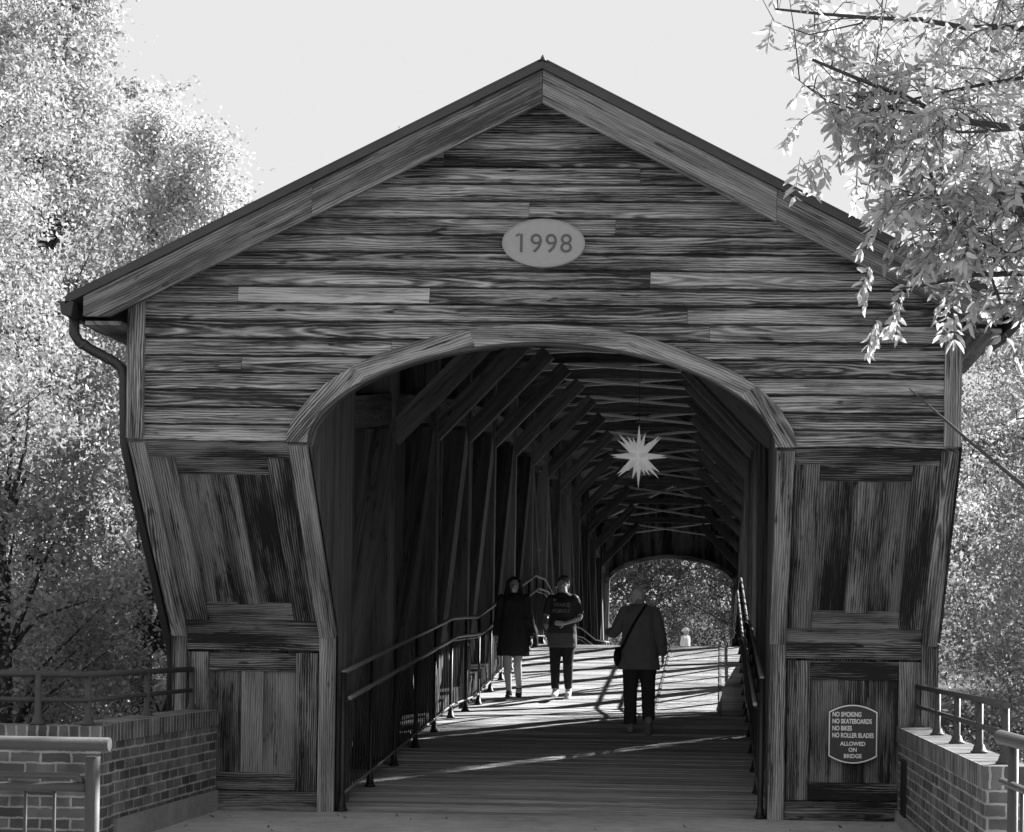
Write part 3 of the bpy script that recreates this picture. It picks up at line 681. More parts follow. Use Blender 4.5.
# ================================================================ trees
rng = np.random.default_rng(5)
LEAF = leaf_mat('sunlit_leaf', .22, .20, .6, .02); LEAFB = leaf_mat('pale_leaf', .26, .27, .6, .02); LEAFD = leaf_mat('dark_leaf', .17, .14, .6, .03); LEAFN = leaf_mat('near_leaf', .24, .22, .5, .04); LEAFW = leaf_mat('far_leaf', .06, .035, .8, .02)
def leaf_mesh(name, pos, size, mat, parent, aspect=.55, tone=None, dirs=None, kind=None):
    n = len(pos); a = rng.normal(size=(n, 3)) if dirs is None else dirs + rng.normal(size=(n, 3)) * .25
    a /= np.linalg.norm(a, axis=1)[:, None]; b = rng.normal(size=(n, 3)); b[:, 2] *= .6 if dirs is None else .3
    b -= a * (a * b).sum(1)[:, None]; b /= np.linalg.norm(b, axis=1)[:, None]
    s = size * rng.uniform(.6, 1.3, n)[:, None]; nrm = np.cross(a, b)
    if dirs is None:
        V = np.stack([pos - a * s * .5, pos + b * s * aspect * .5 + nrm * s * .06, pos + a * s * .5, pos - b * s * aspect * .5 + nrm * s * .06], 1)
        k = 4; Fc = np.arange(n * 4).reshape(n, 4)
        ls, lt, vi = np.arange(n) * 4, np.full(n, 4), Fc.ravel()
    else:   # elongated leaflet: two halves folded on the midrib
        w_ = aspect * .5
        V = np.stack([pos, pos + a * s * .3 + b * s * w_ + nrm * s * .07, pos + a * s * .7 + b * s * w_ * .75 + nrm * s * .05, pos + a * s - nrm * s * .08,
                      pos + a * s * .7 - b * s * w_ * .75 + nrm * s * .05, pos + a * s * .3 - b * s * w_ + nrm * s * .07], 1)
        k = 6; o = np.arange(n)[:, None] * 6
        Fc = np.concatenate([o + np.array([0, 1, 2, 3]), o + np.array([0, 3, 4, 5])], 0)
        n2 = len(Fc); ls, lt, vi = np.arange(n2) * 4, np.full(n2, 4), Fc.ravel()
    me = bpy.data.meshes.new(name); me.vertices.add(n * k); me.vertices.foreach_set('co', V.astype('f').ravel())
    me.loops.add(len(vi)); me.loops.foreach_set('vertex_index', vi.astype('i')); me.polygons.add(len(ls)); me.polygons.foreach_set('loop_start', ls.astype('i')); me.polygons.foreach_set('loop_total', lt.astype('i'))
    t = rng.uniform(0, 1, n) if tone is None else np.clip(tone + rng.uniform(-.25, .25, n), 0, 1)
    at_ = me.attributes.new('tone', 'FLOAT', 'POINT'); at_.data.foreach_set('value', np.repeat(t, k).astype('f'))
    me.update(calc_edges=True); me.materials.append(mat)
    o = bpy.data.objects.new(name, me); COL.objects.link(o)
    if parent: o.parent = parent; o.matrix_parent_inverse = Matrix.Translation(-world_loc(parent))
    if kind: o['kind'] = kind
    return o
def tree(label, X, Y, z0, H, prof, nc, per, ls, mat=LEAF, cr=.55, trunk=.22, lean=(0, 0), group=None, nm='leafy_tree', cat='tree', low=.15):
    cr *= .8; nc = int(nc * 1.25)
    """prof(t) -> crown radius at relative height t; clusters of leaves at twig ends"""
    t = thing(nm, label, cat, (X, Y, z0), group); tk = MB()
    tr = [(X + lean[0] * k + .12 * math.sin(k * 5 + X), Y + lean[1] * k + .1 * math.cos(k * 4 + Y), z0 + H * k) for k in (0, .15, .3, .45, .6, .75, .9)]
    tk.tube(tr, [trunk * (1.25 - k * .18) for k in range(7)], 8)
    P = []; T = []
    for i in range(nc):
        h = rng.uniform(low, 1) ** .9; r = prof(h); a = rng.uniform(0, 2 * PI); q = math.sqrt(rng.uniform(.12, 1)) * r
        c = np.array([X + lean[0] * h + q * math.cos(a), Y + lean[1] * h + q * math.sin(a), z0 + H * h + rng.normal() * .15])
        k = max(0, min(5, int((h - .12) / .15))); b0 = Vector(tr[k]).lerp(Vector(tr[k + 1]), .3)
        if i % 4 == 0:
            mdl = b0.lerp(Vector(c), .55) + Vector((rng.normal() * .15, rng.normal() * .15, .1 + abs(rng.normal()) * .2)); L_ = (Vector(c) - b0).length
            tk.tube([b0, b0.lerp(mdl, .5) + Vector((0, 0, .05)), mdl, Vector(c)], [.022 + .012 * L_, .02 + .008 * L_, .018, .006], 5)
        n = int(per * rng.uniform(.5, 1.4)); s = cr * rng.uniform(.6, 1.3)
        p = c + rng.normal(size=(n, 3)) * np.array([s, s, s * .6]) * .6; P.append(p); T.append(np.full(n, rng.uniform(.2, .8)))
        # sprigs reaching out
        for _ in range(3):
            d = rng.normal(size=3); d[2] += .5; d /= np.linalg.norm(d); m_ = int(n * .08)
            P.append(c + d * np.linspace(.3, s * 1.7, m_)[:, None] + rng.normal(size=(m_, 3)) * .04); T.append(np.full(m_, .5))
    tk.build('trunk', BARK, t); leaf_mesh('crown', np.concatenate(P), ls, mat, t, tone=np.concatenate(T))
    return t
oval = lambda R, p=.45: (lambda h: R * max(.15, math.sin(PI * min(1, max(0, h)) ** p) ** .7) if h < 1 else .1)
tree('tall bright leafy tree rising left of the bridge, top out of frame', -11.1, 9, -4, 17, lambda h: 3.2 * (1 - h * .5), 520, 260, .075, trunk=.28)
tree('tall bright leafy tree between the far left tree and the left roof slope', -10.7, 13, -4, 17, lambda h: 2.0 * (1 - h * .75) + .1, 330, 240, .08, trunk=.2)
tree('tall bright leafy tree at the far left edge behind the brick wall', -12.2, 4.5, -3, 15, lambda h: 2.7, 330, 200, .075)
tree('slender tree with twiggy top just behind the left roof slope', -8.9, 15.5, -4, 13.9, lambda h: 4.6 * (1 - h) ** .85 + .15, 240, 190, .08, low=.1, mat=LEAFB)
tree('slim pale tree with feathery top where the tall left trees meet the roof', -10.1, 16.5, -4, 14.6, lambda h: 3.6 * (1 - h) ** .8 + .15, 220, 190, .08, low=.3, mat=LEAFB)
tree('shorter tree with thin twiggy top peeking over the left roof slope', -6.0, 19, -4, 14.3, lambda h: 3.0 * (1 - h) ** .6 + .3, 210, 180, .085)
tree('tall leafy tree filling the gap behind the two left edge trees', -15.6, 17, -4, 20, lambda h: 3.6 * (1 - h * .5), 300, 200, .1, trunk=.3)
tree('low dark leafy tree beside the left end of the bridge', -7.6, 3.6, -4, 8.0, lambda h: 1.9 * (1 - h) ** .4 + .2, 130, 190, .07, mat=LEAFD, trunk=.15, low=.2)
tree('dark spreading tree with a thick trunk behind the left pipe railing', -10.2, 1.6, -4, 7.0, lambda h: 2.3, 120, 180, .07, mat=LEAFD, trunk=.26, low=.35)
tree('broad leafy tree far behind the left trees', -17, 24, -4, 18, lambda h: 4.6, 200, 170, .11)
tree('leafy tree close behind the right side of the bridge', 6.3, 6.2, -4, 10.6, lambda h: 2.75, 230, 180, .075, trunk=.2)
tree('dark bushy tree low beside the right pier wall', 4.6, 3.0, -4, 5.3, lambda h: 1.7, 90, 190, .07, mat=LEAFD, trunk=.12, low=.1)
tree('bright leafy tree further back on the right', 7.2, 11.2, -4, 13.5, lambda h: 3.0, 280, 190, .085)
tree('wide dark tree low behind the right pier wall', 8.4, 20, -4, 8.5, lambda h: 3.4, 150, 180, .1, mat=LEAFD, trunk=.2, low=.1)
tree('leafy bush beside the right eave corner of the bridge', 3.9, 5.2, -4, 7.4, lambda h: 1.3, 90, 170, .065, trunk=.1, low=.35)
tree('tall bright tree at the upper right, far behind the bridge', 11.5, 41, -2, 24, lambda h: 5.2, 300, 170, .15, cr=.9, trunk=.4)
tree('far leafy tree beyond the right roof corner', 20, 33, -3, 17, lambda h: 5, 160, 150, .14, cr=.9, trunk=.35)
k = 0
for X, Y, H in ((-6.6, 50, 8.5), (-3.2, 58, 11), (.6, 54, 9.5), (13, 60, 15)):
    see = -8 < X < 4
    tree({-6.6: 'dark leafy tree seen at the left side of the far arch', -3.2: 'dark leafy tree seen through the middle of the far arch', .6: 'leafy tree seen at the right side of the far arch'}.get(X, 'dark leafy tree far behind the right pier wall'), X, Y, .2, H, lambda h: 3.9, 170, 190, .12, mat=LEAFW, cr=.9, group='trees beyond the far end of the bridge', trunk=.25, low=.04)
# far woods
P = []
for i in range(520):
    c = np.array([rng.uniform(-75, 65), rng.uniform(84, 94), rng.uniform(3, 14)]); P.append(c + rng.normal(size=(110, 3)) * np.array([1.6, 1.2, 1.2]))
tag(leaf_mesh('distant_woods', np.concatenate(P), .5, LEAFW, None), 'dense mass of distant woods behind everything', 'woods', kind='stuff')
# undergrowth on the banks
P = []
for i in range(900):
    s_ = rng.choice([-1, 1]); c = np.array([XC + s_ * rng.uniform(4.2, 14), rng.uniform(1, 16), 0]); c[2] = -3.8 + rng.uniform(0, 3.9) 
    P.append(c + rng.normal(size=(110, 3)) * np.array([.5, .5, .35]))
for i in range(700):
    s_ = rng.choice([-1, 1]); c = np.array([XC + s_ * rng.uniform(3.2, 24), rng.uniform(36, 46), rng.uniform(.1, 2.6)])
    P.append(c + rng.normal(size=(100, 3)) * np.array([.6, .6, .4]))
tag(leaf_mesh('undergrowth', np.concatenate(P), .09, LEAFD, None), 'leafy undergrowth filling the banks beside the bridge', 'undergrowth', kind='stuff')
fl = []
for i in range(34):
    fl.append((rng.uniform(-4.1, 1.4), -abs(rng.normal()) * 1.5 - .05, .012))
tag(leaf_mesh('fallen_leaves', np.array(fl), .045, LEAFD, None), 'scattered fallen leaves on the pavement before the bridge', 'fallen leaves', kind='stuff')
# ---- the near tree on the right with long pointed leaflets
nt_ = thing('overhanging_tree', 'near tree with long pointed leaflets hanging over the right roof corner', 'tree', (4.9, -3.6, 0))
tk = MB()
tk.tube([(4.9, -3.6, -.1), (4.85, -3.6, 1.5), (4.75, -3.55, 3), (4.6, -3.5, 4.4), (4.5, -3.5, 6), (4.4, -3.4, 7.6)], [.19, .16, .15, .12, .10, .06], 10)
BRN = []
def limb(pts, r0, r1):
    n = len(pts); P_ = [Vector(pts[0])]
    for a, b_ in zip(pts, pts[1:]):
        a, b_ = Vector(a), Vector(b_)
        for k in range(1, 4): P_.append(a.lerp(b_, k / 3) + Vector(rng.normal(size=3) * .018))
    tk.tube(P_, [r0 + (r1 - r0) * i / (len(P_) - 1) for i in range(len(P_))], 6); BRN.append(P_)
limb([(4.6, -3.5, 4.3), (3.4, -3.3, 4.65), (2.4, -3.2, 4.78), (1.5, -3.1, 4.95), (.55, -3.0, 5.35)], .05, .010)
limb([(4.55, -3.5, 5.2), (3.2, -3.0, 5.5), (2.2, -2.8, 5.6), (1.3, -2.6, 5.75), (.35, -2.5, 5.85)], .045, .008)
limb([(2.9, -3.3, 4.7), (2.2, -3.5, 4.75), (1.45, -3.6, 4.7)], .028, .007)
limb([(4.5, -3.5, 3.9), (3.2, -3.2, 4.1), (2.3, -3.0, 3.95), (1.7, -2.9, 3.95), (1.15, -2.8, 3.85)], .04, .006)
limb([(1.2, -3.0, 4.95), (1.42, -3.0, 4.5), (1.62, -3.0, 4.1), (1.85, -3.0, 3.75)], .018, .009)
limb([(4.4, -3.4, 6.4), (3.0, -3.1, 6.5), (1.9, -2.9, 6.55), (1.1, -2.8, 6.5), (.15, -2.8, 6.3)], .04, .007)
limb([(4.6, -3.5, 4.6), (3.4, -2.5, 5.0), (2.5, -2.0, 5.0), (1.9, -1.8, 4.6)], .035, .008)
limb([(2.2, -2.8, 5.6), (2.0, -2.9, 6.1), (1.7, -3.0, 6.6)], .018, .006)
limb([(1.5, -3.1, 4.95), (.85, -3.1, 5.0), (.42, -3.1, 5.2)], .01, .003)
limb([(3.3, -3.0, 3.4), (2.4, -3, 3.15), (1.95, -3.0, 2.95)], .02, .006)
limb([(4.5, -3.5, 4.1), (3.2, -3.3, 4.4), (2.3, -3.3, 4.45), (1.6, -3.3, 4.35), (1.15, -3.2, 4.4)], .035, .005)
limb([(2.6, -3.3, 4.4), (2.1, -3.2, 4.15), (1.75, -3.1, 3.95)], .014, .004)
limb([(2.0, -2.8, 5.3), (1.3, -2.9, 5.15), (.85, -2.9, 4.95)], .014, .004)
limb([(3.2, -3.3, 4.2), (2.6, -3.3, 3.9), (2.15, -3.2, 3.6)], .016, .004)
limb([(3.6, -3.3, 4.1), (2.9, -3.2, 3.6), (2.4, -3.1, 3.1)], .02, .006)
stick = [(3.9, -3.2, 1.35), (3.0, -3.0, 1.88), (2.02, -3.0, 2.52), (1.6, -3.0, 2.86), (1.24, -3.0, 3.17)]
tk.tube([(4.9, -3.6, 1.0)] + stick, [.03, .026, .02, .016, .011, .004], 6)
LP, LD, LT = [], [], []
rach = MB()
def compound(p, d, L=.34, tone=.5):
    """pinnate leaf: rachis with paired leaflets"""
    p = Vector(p); d = Vector(d).normalized(); pts = [p]
    for k in range(6): d = (d + Vector((0, 0, -.13))).normalized(); pts.append(pts[-1] + d * L / 6)
    rach.tube(pts, .0022, 4, False)
    side = d.cross(Vector((rng.normal() * .3, rng.normal() * .3, 1))).normalized()
    for k in range(1, 7):
        for s in (-1, 1):
            if rng.random() < .08: continue
            q = pts[k]; dd = (side * s + (pts[k] - pts[k - 1]).normalized() * .7 + Vector((0, 0, -.35))).normalized()
            LP.append(q); LD.append(dd); LT.append(tone)
    LP.append(pts[-1]); LD.append(d); LT.append(tone)
def allowed(q):
    # outer margin of the near crown as it stands in the photograph
    lim = -.02 if q.z > 6.0 else (.3 if q.z > 5.4 else (.6 if q.z > 4.7 else (.9 if q.z > 4.2 else (1.15 if q.z > 3.95 else 1.95))))
    return q.x > lim
for P_ in BRN:
    for i in range(1, len(P_)):
        for _ in range(5):
            p = P_[i - 1].lerp(P_[i], rng.random()); d = Vector(rng.normal(size=3)) + Vector((-.35, 0, -.1)); d.normalize()
            L_ = rng.uniform(.15, .6); q = p + d * L_ * .5 + Vector((0, 0, .04)); e = p + d * L_
            if not allowed(e): continue
            tk.tube([p, q, e], [.005, .004, .002], 4, False)
            for _ in range(2):
                v = Vector(rng.normal(size=3)) + d * .8 + Vector((0, 0, -.35)); s_ = q.lerp(e, rng.random())
                if allowed(s_ + v.normalized() * .3): compound(s_, v, rng.uniform(.22, .4), rng.uniform(.2, .9))
# leafy sprays over the roof corner
spray = [Vector((2.7, -3.25, 4.8)), Vector((2.2, -3.2, 4.6)), Vector((1.7, -3.1, 4.4)), Vector((1.25, -3.0, 4.2))]; tk.tube([(3.3, -3.3, 4.62)] + spray, [.02, .016, .012, .008, .004], 6)
for _ in range(34):
    i = int(rng.integers(1, 4)); p = spray[i - 1].lerp(spray[i], rng.random()); e = p + Vector((rng.normal() * .22, rng.normal() * .2, rng.normal() * .17 - .08))
    if e.x < 1.05: continue
    tk.tube([p, p.lerp(e, .5) + Vector((0, 0, .03)), e], [.005, .004, .002], 4, False)
    for _ in range(2): compound(e, (rng.normal(), rng.normal(), rng.normal() * .6 - .3), rng.uniform(.18, .3), rng.uniform(.1, .8))
spray = [Vector((3.0, -3.0, 4.3)), Vector((2.6, -2.9, 4.15)), Vector((2.3, -2.9, 3.95)), Vector((2.05, -2.8, 3.75))]; tk.tube([(4.4, -3.4, 4.3)] + spray, [.022, .016, .012, .008, .004], 6)
for _ in range(38):
    i = int(rng.integers(1, 4)); p = spray[i - 1].lerp(spray[i], rng.random()); e = p + Vector((rng.normal() * .22, rng.normal() * .2, rng.normal() * .2 - .05))
    tk.tube([p, p.lerp(e, .5) + Vector((0, 0, .03)), e], [.005, .004, .002], 4, False)
    for _ in range(2): compound(e, (rng.normal(), rng.normal(), rng.normal() * .6 - .3), rng.uniform(.18, .3), rng.uniform(.1, .8))
# fine twigs reaching left into the sky
for tw in (((.6, -2.8, 6.45), (.2, -2.85, 6.32), (-.02, -2.9, 6.1)), ((.9, -3.0, 5.6), (.55, -3, 5.52), (.32, -3, 5.6), (.22, -3, 5.78)), ((.5, -2.8, 6.5), (.15, -2.8, 6.45), (-.08, -2.8, 6.28)), ((1.3, -3, 5.3), (.85, -3, 5.2), (.5, -3, 4.95))):
    tk.tube(tw, [.006, .005, .004, .002][:len(tw)] if len(tw) == 4 else [.006, .004, .002], 5)
    for _ in range(5):
        i = int(rng.integers(1, len(tw))); compound(Vector(tw[i - 1]).lerp(Vector(tw[i]), rng.random()), (rng.normal() * .5 - .2, rng.normal() * .4, -.5), rng.uniform(.18, .28), .75)
# sprigs hanging at the roof edge
for c in ((.28, -3, 6.22), (.12, -3, 6.15), (.62, -3, 4.75), (.5, -3, 4.7), (1.2, -2.8, 3.8), (1.0, -2.8, 4.05), (1.3, -2.8, 4.0), (1.55, -2.8, 3.8)):
    for _ in range(2): compound(c, (rng.normal() * .6, rng.normal() * .4, -.8), rng.uniform(.2, .3), .75)
tk.tube([(1.15, -2.8, 3.85), (1.18, -2.8, 3.72), (1.05, -2.82, 3.68), (1.0, -2.8, 3.6)], [.005, .004, .003, .002], 4)
for c in ((1.04, -2.82, 3.68), (1.0, -2.8, 3.6)): compound(c, (-.1, 0, -1), .16, .9)
tk.build('trunk', BARK, nt_); rach.build('leaf_stalks', BARK, nt_)
leaf_mesh('crown', np.array([tuple(p) for p in LP]), .10, LEAFN, nt_, aspect=.36, tone=np.array(LT), dirs=np.array([tuple(d) for d in LD]))
# ================================================================ people
SKIN = plain('skin', .38, .55, 0, .06, 10, 0, .3)
HAIRD = plain('dark_hair', .018, .5, 0, .5, 40, .4); HAIRB = plain('short_hair', .07, .6, 0, .5, 40, .4); HAIRW = plain('white_hair', .75, .6, 0, .25, 40, .4)
COAT = plain('black_coat', .022, .85, 0, .4, 9, .3); TEE = plain('dark_shirt', .035, .85, 0, .3, 9, .3); TEEG = plain('grey_hem_cloth', .09, .85, 0, .3, 9, .3)
PANT = plain('black_trousers', .022, .9, 0, .3, 9, .3); JACK = plain('grey_jacket', .17, .85, 0, .25, 12, .4); SLAX = plain('dark_slacks', .045, .9, 0, .25, 10, .3)
SHOEW = plain('white_trainers', .6, .6, 0, .1); SHOED = plain('dark_shoes', .02, .6, 0, .2); SHOEG = plain('grey_trainers', .25, .6, 0, .4, 30)
WHITE = plain('white_shirt', .7, .8, 0, .1); PRINT = plain('shirt_print', .2, .7, 0, .2); STRAP = plain('black_strap', .008, .7); EYE = plain('eye', .02, .3)
class Fig:
    def __init__(s, o, face, h):
        s.o = Vector(o); s.k = h / 1.65; s.M = Matrix.Rotation(face, 3, 'Z')
    def w(s, p): return s.o + s.M @ (Vector(p) * s.k)
def loft(bm, fig, rings, n=14, ref=(1, 0, 0)):
    """rings: (centre, r_side, r_front)"""
    C_ = [Vector(r[0]) for r in rings]; prev = None; loops = []
    for i, (c, ra, rb) in enumerate(rings):
        d = (C_[min(i + 1, len(C_) - 1)] - C_[max(0, i - 1)]).normalized(); rf = Vector(ref)
        if abs(d.dot(rf)) > .95: rf = Vector((0, 1, 0))
        x = (rf - d * rf.dot(d)).normalized(); y = d.cross(x)
        loops.append([bm.verts.new(fig.w(C_[i] + x * math.cos(2 * PI * k / n) * ra + y * math.sin(2 * PI * k / n) * rb)) for k in range(n)])
    for a, b in zip(loops, loops[1:]):
        for k in range(n): bm.faces.new((a[k], a[(k + 1) % n], b[(k + 1) % n], b[k]))
    bm.faces.new(loops[0][::-1]); bm.faces.new(loops[-1])
def ball(bm, fig, c, r, rot=None):
    q = []; r = (r, r, r) if isinstance(r, (int, float)) else r
    N_ = 10
    for i in range(1, N_):
        t = PI * i / N_; z = -math.cos(t); s = math.sin(t)
        q.append([bm.verts.new(fig.w(Vector(c) + Vector((r[0] * s * math.cos(2 * PI * k / 14), r[1] * s * math.sin(2 * PI * k / 14), r[2] * z)))) for k in range(14)])
    for a, b in zip(q, q[1:]):
        for k in range(14): bm.faces.new((a[k], a[(k + 1) % 14], b[(k + 1) % 14], b[k]))
    bm.faces.new(q[0][::-1]); bm.faces.new(q[-1])
def fuse(bm, name, mat, parent, vox=.009, sm=3, crease=0):
    me = bpy.data.meshes.new('tmp'); bmesh.ops.recalc_face_normals(bm, faces=bm.faces); bm.to_mesh(me); bm.free()
    ob = bpy.data.objects.new('tmp', me); COL.objects.link(ob)
    r = ob.modifiers.new('r', 'REMESH'); r.mode = 'VOXEL'; r.voxel_size = vox; r.use_smooth_shade = True
    if sm: s_ = ob.modifiers.new('s', 'SMOOTH'); s_.factor = .5; s_.iterations = sm
    if crease:
        tx = bpy.data.textures.new('folds', 'CLOUDS'); tx.noise_scale = .09
        d = ob.modifiers.new('d', 'DISPLACE'); d.texture = tx; d.strength = crease; d.mid_level = .5; d.texture_coords = 'LOCAL'
    bpy.context.view_layer.update()
    m2 = bpy.data.meshes.new_from_object(ob.evaluated_get(bpy.context.evaluated_depsgraph_get())); bpy.data.objects.remove(ob)
    m2.materials.clear(); m2.materials.append(mat); o = bpy.data.objects.new(name, m2); COL.objects.link(o)
    if parent: o.parent = parent; o.matrix_parent_inverse = Matrix.Translation(-world_loc(parent))
    return o
def lerp(a, b, t): return tuple(a[i] + (b[i] - a[i]) * t for i in range(3))
def limbrings(a, b, c, r, gr=0.0):
    """two-segment limb with radii r = (top, mid, joint, belly, end)"""
    return [(a, r[0] + gr, r[0] + gr), (lerp(a, b, .5), r[1] + gr, r[1] + gr), (lerp(a, b, .93), r[2] + gr, r[2] + gr), (lerp(b, c, .07), r[2] + gr, r[2] + gr), (lerp(b, c, .35), r[3] + gr, r[3] + gr), (c, r[4] + gr, r[4] + gr)]
ARM = (.046, .043, .036, .036, .024); LEG = (.088, .074, .054, .055, .036)
def hand(bm, fig, wr, d, side, palm_n, curl=.5):
    wr = Vector(wr); d = Vector(d).normalized(); s = Vector(side).normalized(); nn = Vector(palm_n).normalized()
    loft(bm, fig, [(wr - d * .01, .024, .02), (wr + d * .03, .034, .016), (wr + d * .08, .038, .014)], 10, s)
    for k, (off, L) in enumerate(((-.028, .066), (-.009, .076), (.010, .072), (.028, .056))):
        p = wr + d * .075 + s * off; q = p + (d + nn * curl * .4).normalized() * L * .5; e = q + (d + nn * curl * 1.4).normalized() * L * .5
        loft(bm, fig, [(p, .0095, .009), (q, .009, .0085), (e, .0075, .007)], 6, s)
    p = wr + d * .02 - s * .026; q = p + (d * .6 - s * .75 + nn * .2).normalized() * .04; e = q + (d * .9 - s * .1 + nn * .4).normalized() * .03
    loft(bm, fig, [(p, .013, .012), (q, .011, .010), (e, .009, .008)], 6, nn)
def person(label, o, face, h, P, cat='person'):
    """P: joints; local frame: faces -Y"""
    f = Fig(o, face, h); t = thing('person', label, cat, tuple(o)); bm = bmesh.new()
    g_ = P.get
    loft(bm, f, [((0, 0, .80), .12, .09), ((0, 0, .88), .165, .115), ((0, 0, .98), .15, .10), ((0, 0, 1.1), .13, .092), ((0, -.005, 1.22), .155, .105), ((0, 0, 1.33), .165, .095), ((0, .005, 1.39), .13, .07), ((0, .008, 1.43), .06, .055), ((0, 0, 1.50), .052, .054)], 18)
    hc = Vector(g_('head', (0, -.012, 1.545)))
    ball(bm, f, hc + Vector((0, .01, .01)), (.073, .09, .098)); ball(bm, f, hc + Vector((0, -.03, -.045)), (.052, .058, .062))
    ball(bm, f, hc + Vector((0, -.092, -.012)), (.012, .016, .022)); ball(bm, f, hc + Vector((0, -.083, -.052)), (.022, .01, .008))
    for s in (-1, 1):
        ball(bm, f, hc + Vector((s * .075, .012, -.005)), (.010, .018, .03)); ball(bm, f, hc + Vector((s * .03, -.078, .025)), (.022, .012, .008))
    for s, sh, el, wr, hd in g_('arms'):
        loft(bm, f, limbrings(sh, el, wr, ARM), 10); ball(bm, f, sh, .05); hand(bm, f, wr, *hd)
    for s, hp, kn, an in g_('legs'):
        loft(bm, f, limbrings(hp, kn, an, LEG), 14)
        a = Vector(an); loft(bm, f, [(a + Vector((0, .03, -.02)), .03, .03), (a + Vector((0, -.04, -.045)), .035, .025), (a + Vector((0, -.13, -.06)), .038, .02)], 10)
    fuse(bm, 'body', SKIN, t, .0075, 2)
    bm = bmesh.new()
    for s in (-1, 1): ball(bm, f, hc + Vector((s * .03, -.083, .008)), (.012, .006, .006))
    fuse(bm, 'eyes', EYE, t, .003, 0)
    return t, f, hc
def shoes(t, f, legs, mat, pitch=(0, 0)):
    for (s, hp, kn, an), pt in zip(legs, pitch):
        bm = bmesh.new(); a = Vector(an); R_ = Matrix.Rotation(pt, 3, 'X')
        def q(v): return tuple(a + R_ @ Vector(v))
        loft(bm, f, [(q((0, .055, -.04)), .03, .035), (q((0, .03, -.035)), .040, .05), (q((0, -.04, -.045)), .044, .042), (q((0, -.12, -.06)), .047, .028), (q((0, -.175, -.064)), .034, .02)], 12)
        loft(bm, f, [(q((0, .0, .01)), .042, .045), (q((0, 0, -.05)), .042, .05)], 12)
        fuse(bm, 'shoe', mat, t, .006, 1)
# the long-haired walker
A1 = [(-1, (-.165, 0, 1.36), (-.215, .02, 1.08), (-.235, -.05, .83), ((-.05, -.1, -1), (0, 1, 0), (1, 0, 0))),
      (1, (.165, 0, 1.36), (.225, .03, 1.08), (.25, -.02, .83), ((.05, -.1, -1), (0, 1, 0), (-1, 0, 0)))]
L1 = [(-1, (-.085, 0, .86), (-.075, -.07, .47), (-.045, -.12, .09)), (1, (.085, 0, .86), (.06, .0, .47), (.075, .18, .14))]
yw = 9.2
t, f, hc = person('woman with long dark hair and black coat, bare legs, nearest the left railing', (-2.76, yw, deck(yw)), .06, 1.62, dict(arms=A1, legs=L1))
bm = bmesh.new()
ball(bm, f, hc + Vector((0, .03, .025)), (.092, .098, .108)); 
for s in (-1, 1): loft(bm, f, [(hc + Vector((s * .07, -.02, .07)), .03, .04), (hc + Vector((s * .092, .0, -.02)), .03, .045), (hc + Vector((s * .105, -.01, -.14)), .04, .05), (hc + Vector((s * .10, -.055, -.26)), .04, .04), (hc + Vector((s * .09, -.085, -.36)), .02, .02)], 10)
loft(bm, f, [(hc + Vector((0, .06, .05)), .08, .05), (hc + Vector((0, .08, -.1)), .10, .05), (hc + Vector((0, .10, -.3)), .10, .04)], 12)
hr = fuse(bm, 'hair', HAIRD, t, .009, 2, .01)
# carve the face opening by moving the front of the hair back
for v in hr.data.vertices:
    l = f.M.inverted() @ (v.co - f.o) / f.k
    if abs(l.x) < .058 and l.y < -.02 and l.z < hc.z + .075: v.co += f.M @ Vector((0, .10, 0)) * f.k
bm = bmesh.new()
loft(bm, f, [((0, 0, 1.445), .07, .07), ((0, 0, 1.40), .15, .09), ((0, 0, 1.33), .19, .12), ((0, 0, 1.15), .175, .13), ((0, 0, .95), .20, .145), ((0, .0, .72), .22, .15), ((0, .0, .58), .225, .15)], 20)
for a in A1: loft(bm, f, limbrings(a[1], a[2], lerp(a[2], a[3], .93), ARM, .022), 12); ball(bm, f, a[1], .072)
loft(bm, f, [((.2, .03, 1.1), .06, .08), ((.25, .04, .9), .09, .08), ((.29, .05, .70), .05, .05)], 12)
fuse(bm, 'coat', COAT, t, .009, 2, .02)
shoes(t, f, L1, SHOED, (0, .45))
# the short-haired walker in T-shirt
A2 = [(-1, (-.165, 0, 1.36), (-.235, .05, 1.10), (-.225, -.12, 1.0), ((.3, -1, -.1), (0, 0, 1), (1, 0, 0))),
      (1, (.165, 0, 1.36), (.245, .03, 1.10), (.05, -.17, 1.02), ((-1, -.15, .05), (0, 0, 1), (0, 1, 0)))]
L2 = [(-1, (-.085, 0, .86), (-.085, -.07, .47), (-.07, -.13, .11)), (1, (.085, 0, .86), (.08, .0, .47), (.075, .14, .12))]
t, f, hc = person('person with short hair in dark lettered T-shirt, black trousers and white trainers', (-2.10, yw, deck(yw)), -.03, 1.64, dict(arms=A2, legs=L2))
bm = bmesh.new(); ball(bm, f, hc + Vector((0.006, .03, .045)), (.088, .092, .088)); ball(bm, f, hc + Vector((.03, -.04, .085)), (.055, .05, .04)); ball(bm, f, hc + Vector((0, .07, -.03)), (.07, .05, .06))
fuse(bm, 'hair', HAIRB, t, .008, 1, .012)
bm = bmesh.new()
loft(bm, f, [((0, 0, 1.44), .075, .07), ((0, 0, 1.40), .14, .085), ((0, 0, 1.33), .185, .118), ((0, 0, 1.15), .17, .125), ((0, 0, .95), .19, .14), ((0, 0, .88), .195, .142)], 20)
for a in A2: loft(bm, f, [(a[1], .06, .06), (lerp(a[1], a[2], .45), .061, .062), (lerp(a[1], a[2], .8), .064, .064)], 12); ball(bm, f, lerp(a[1], (0, 0, 1.36), .08), .06)
tee = fuse(bm, 'shirt', TEE, t, .009, 2, .014)
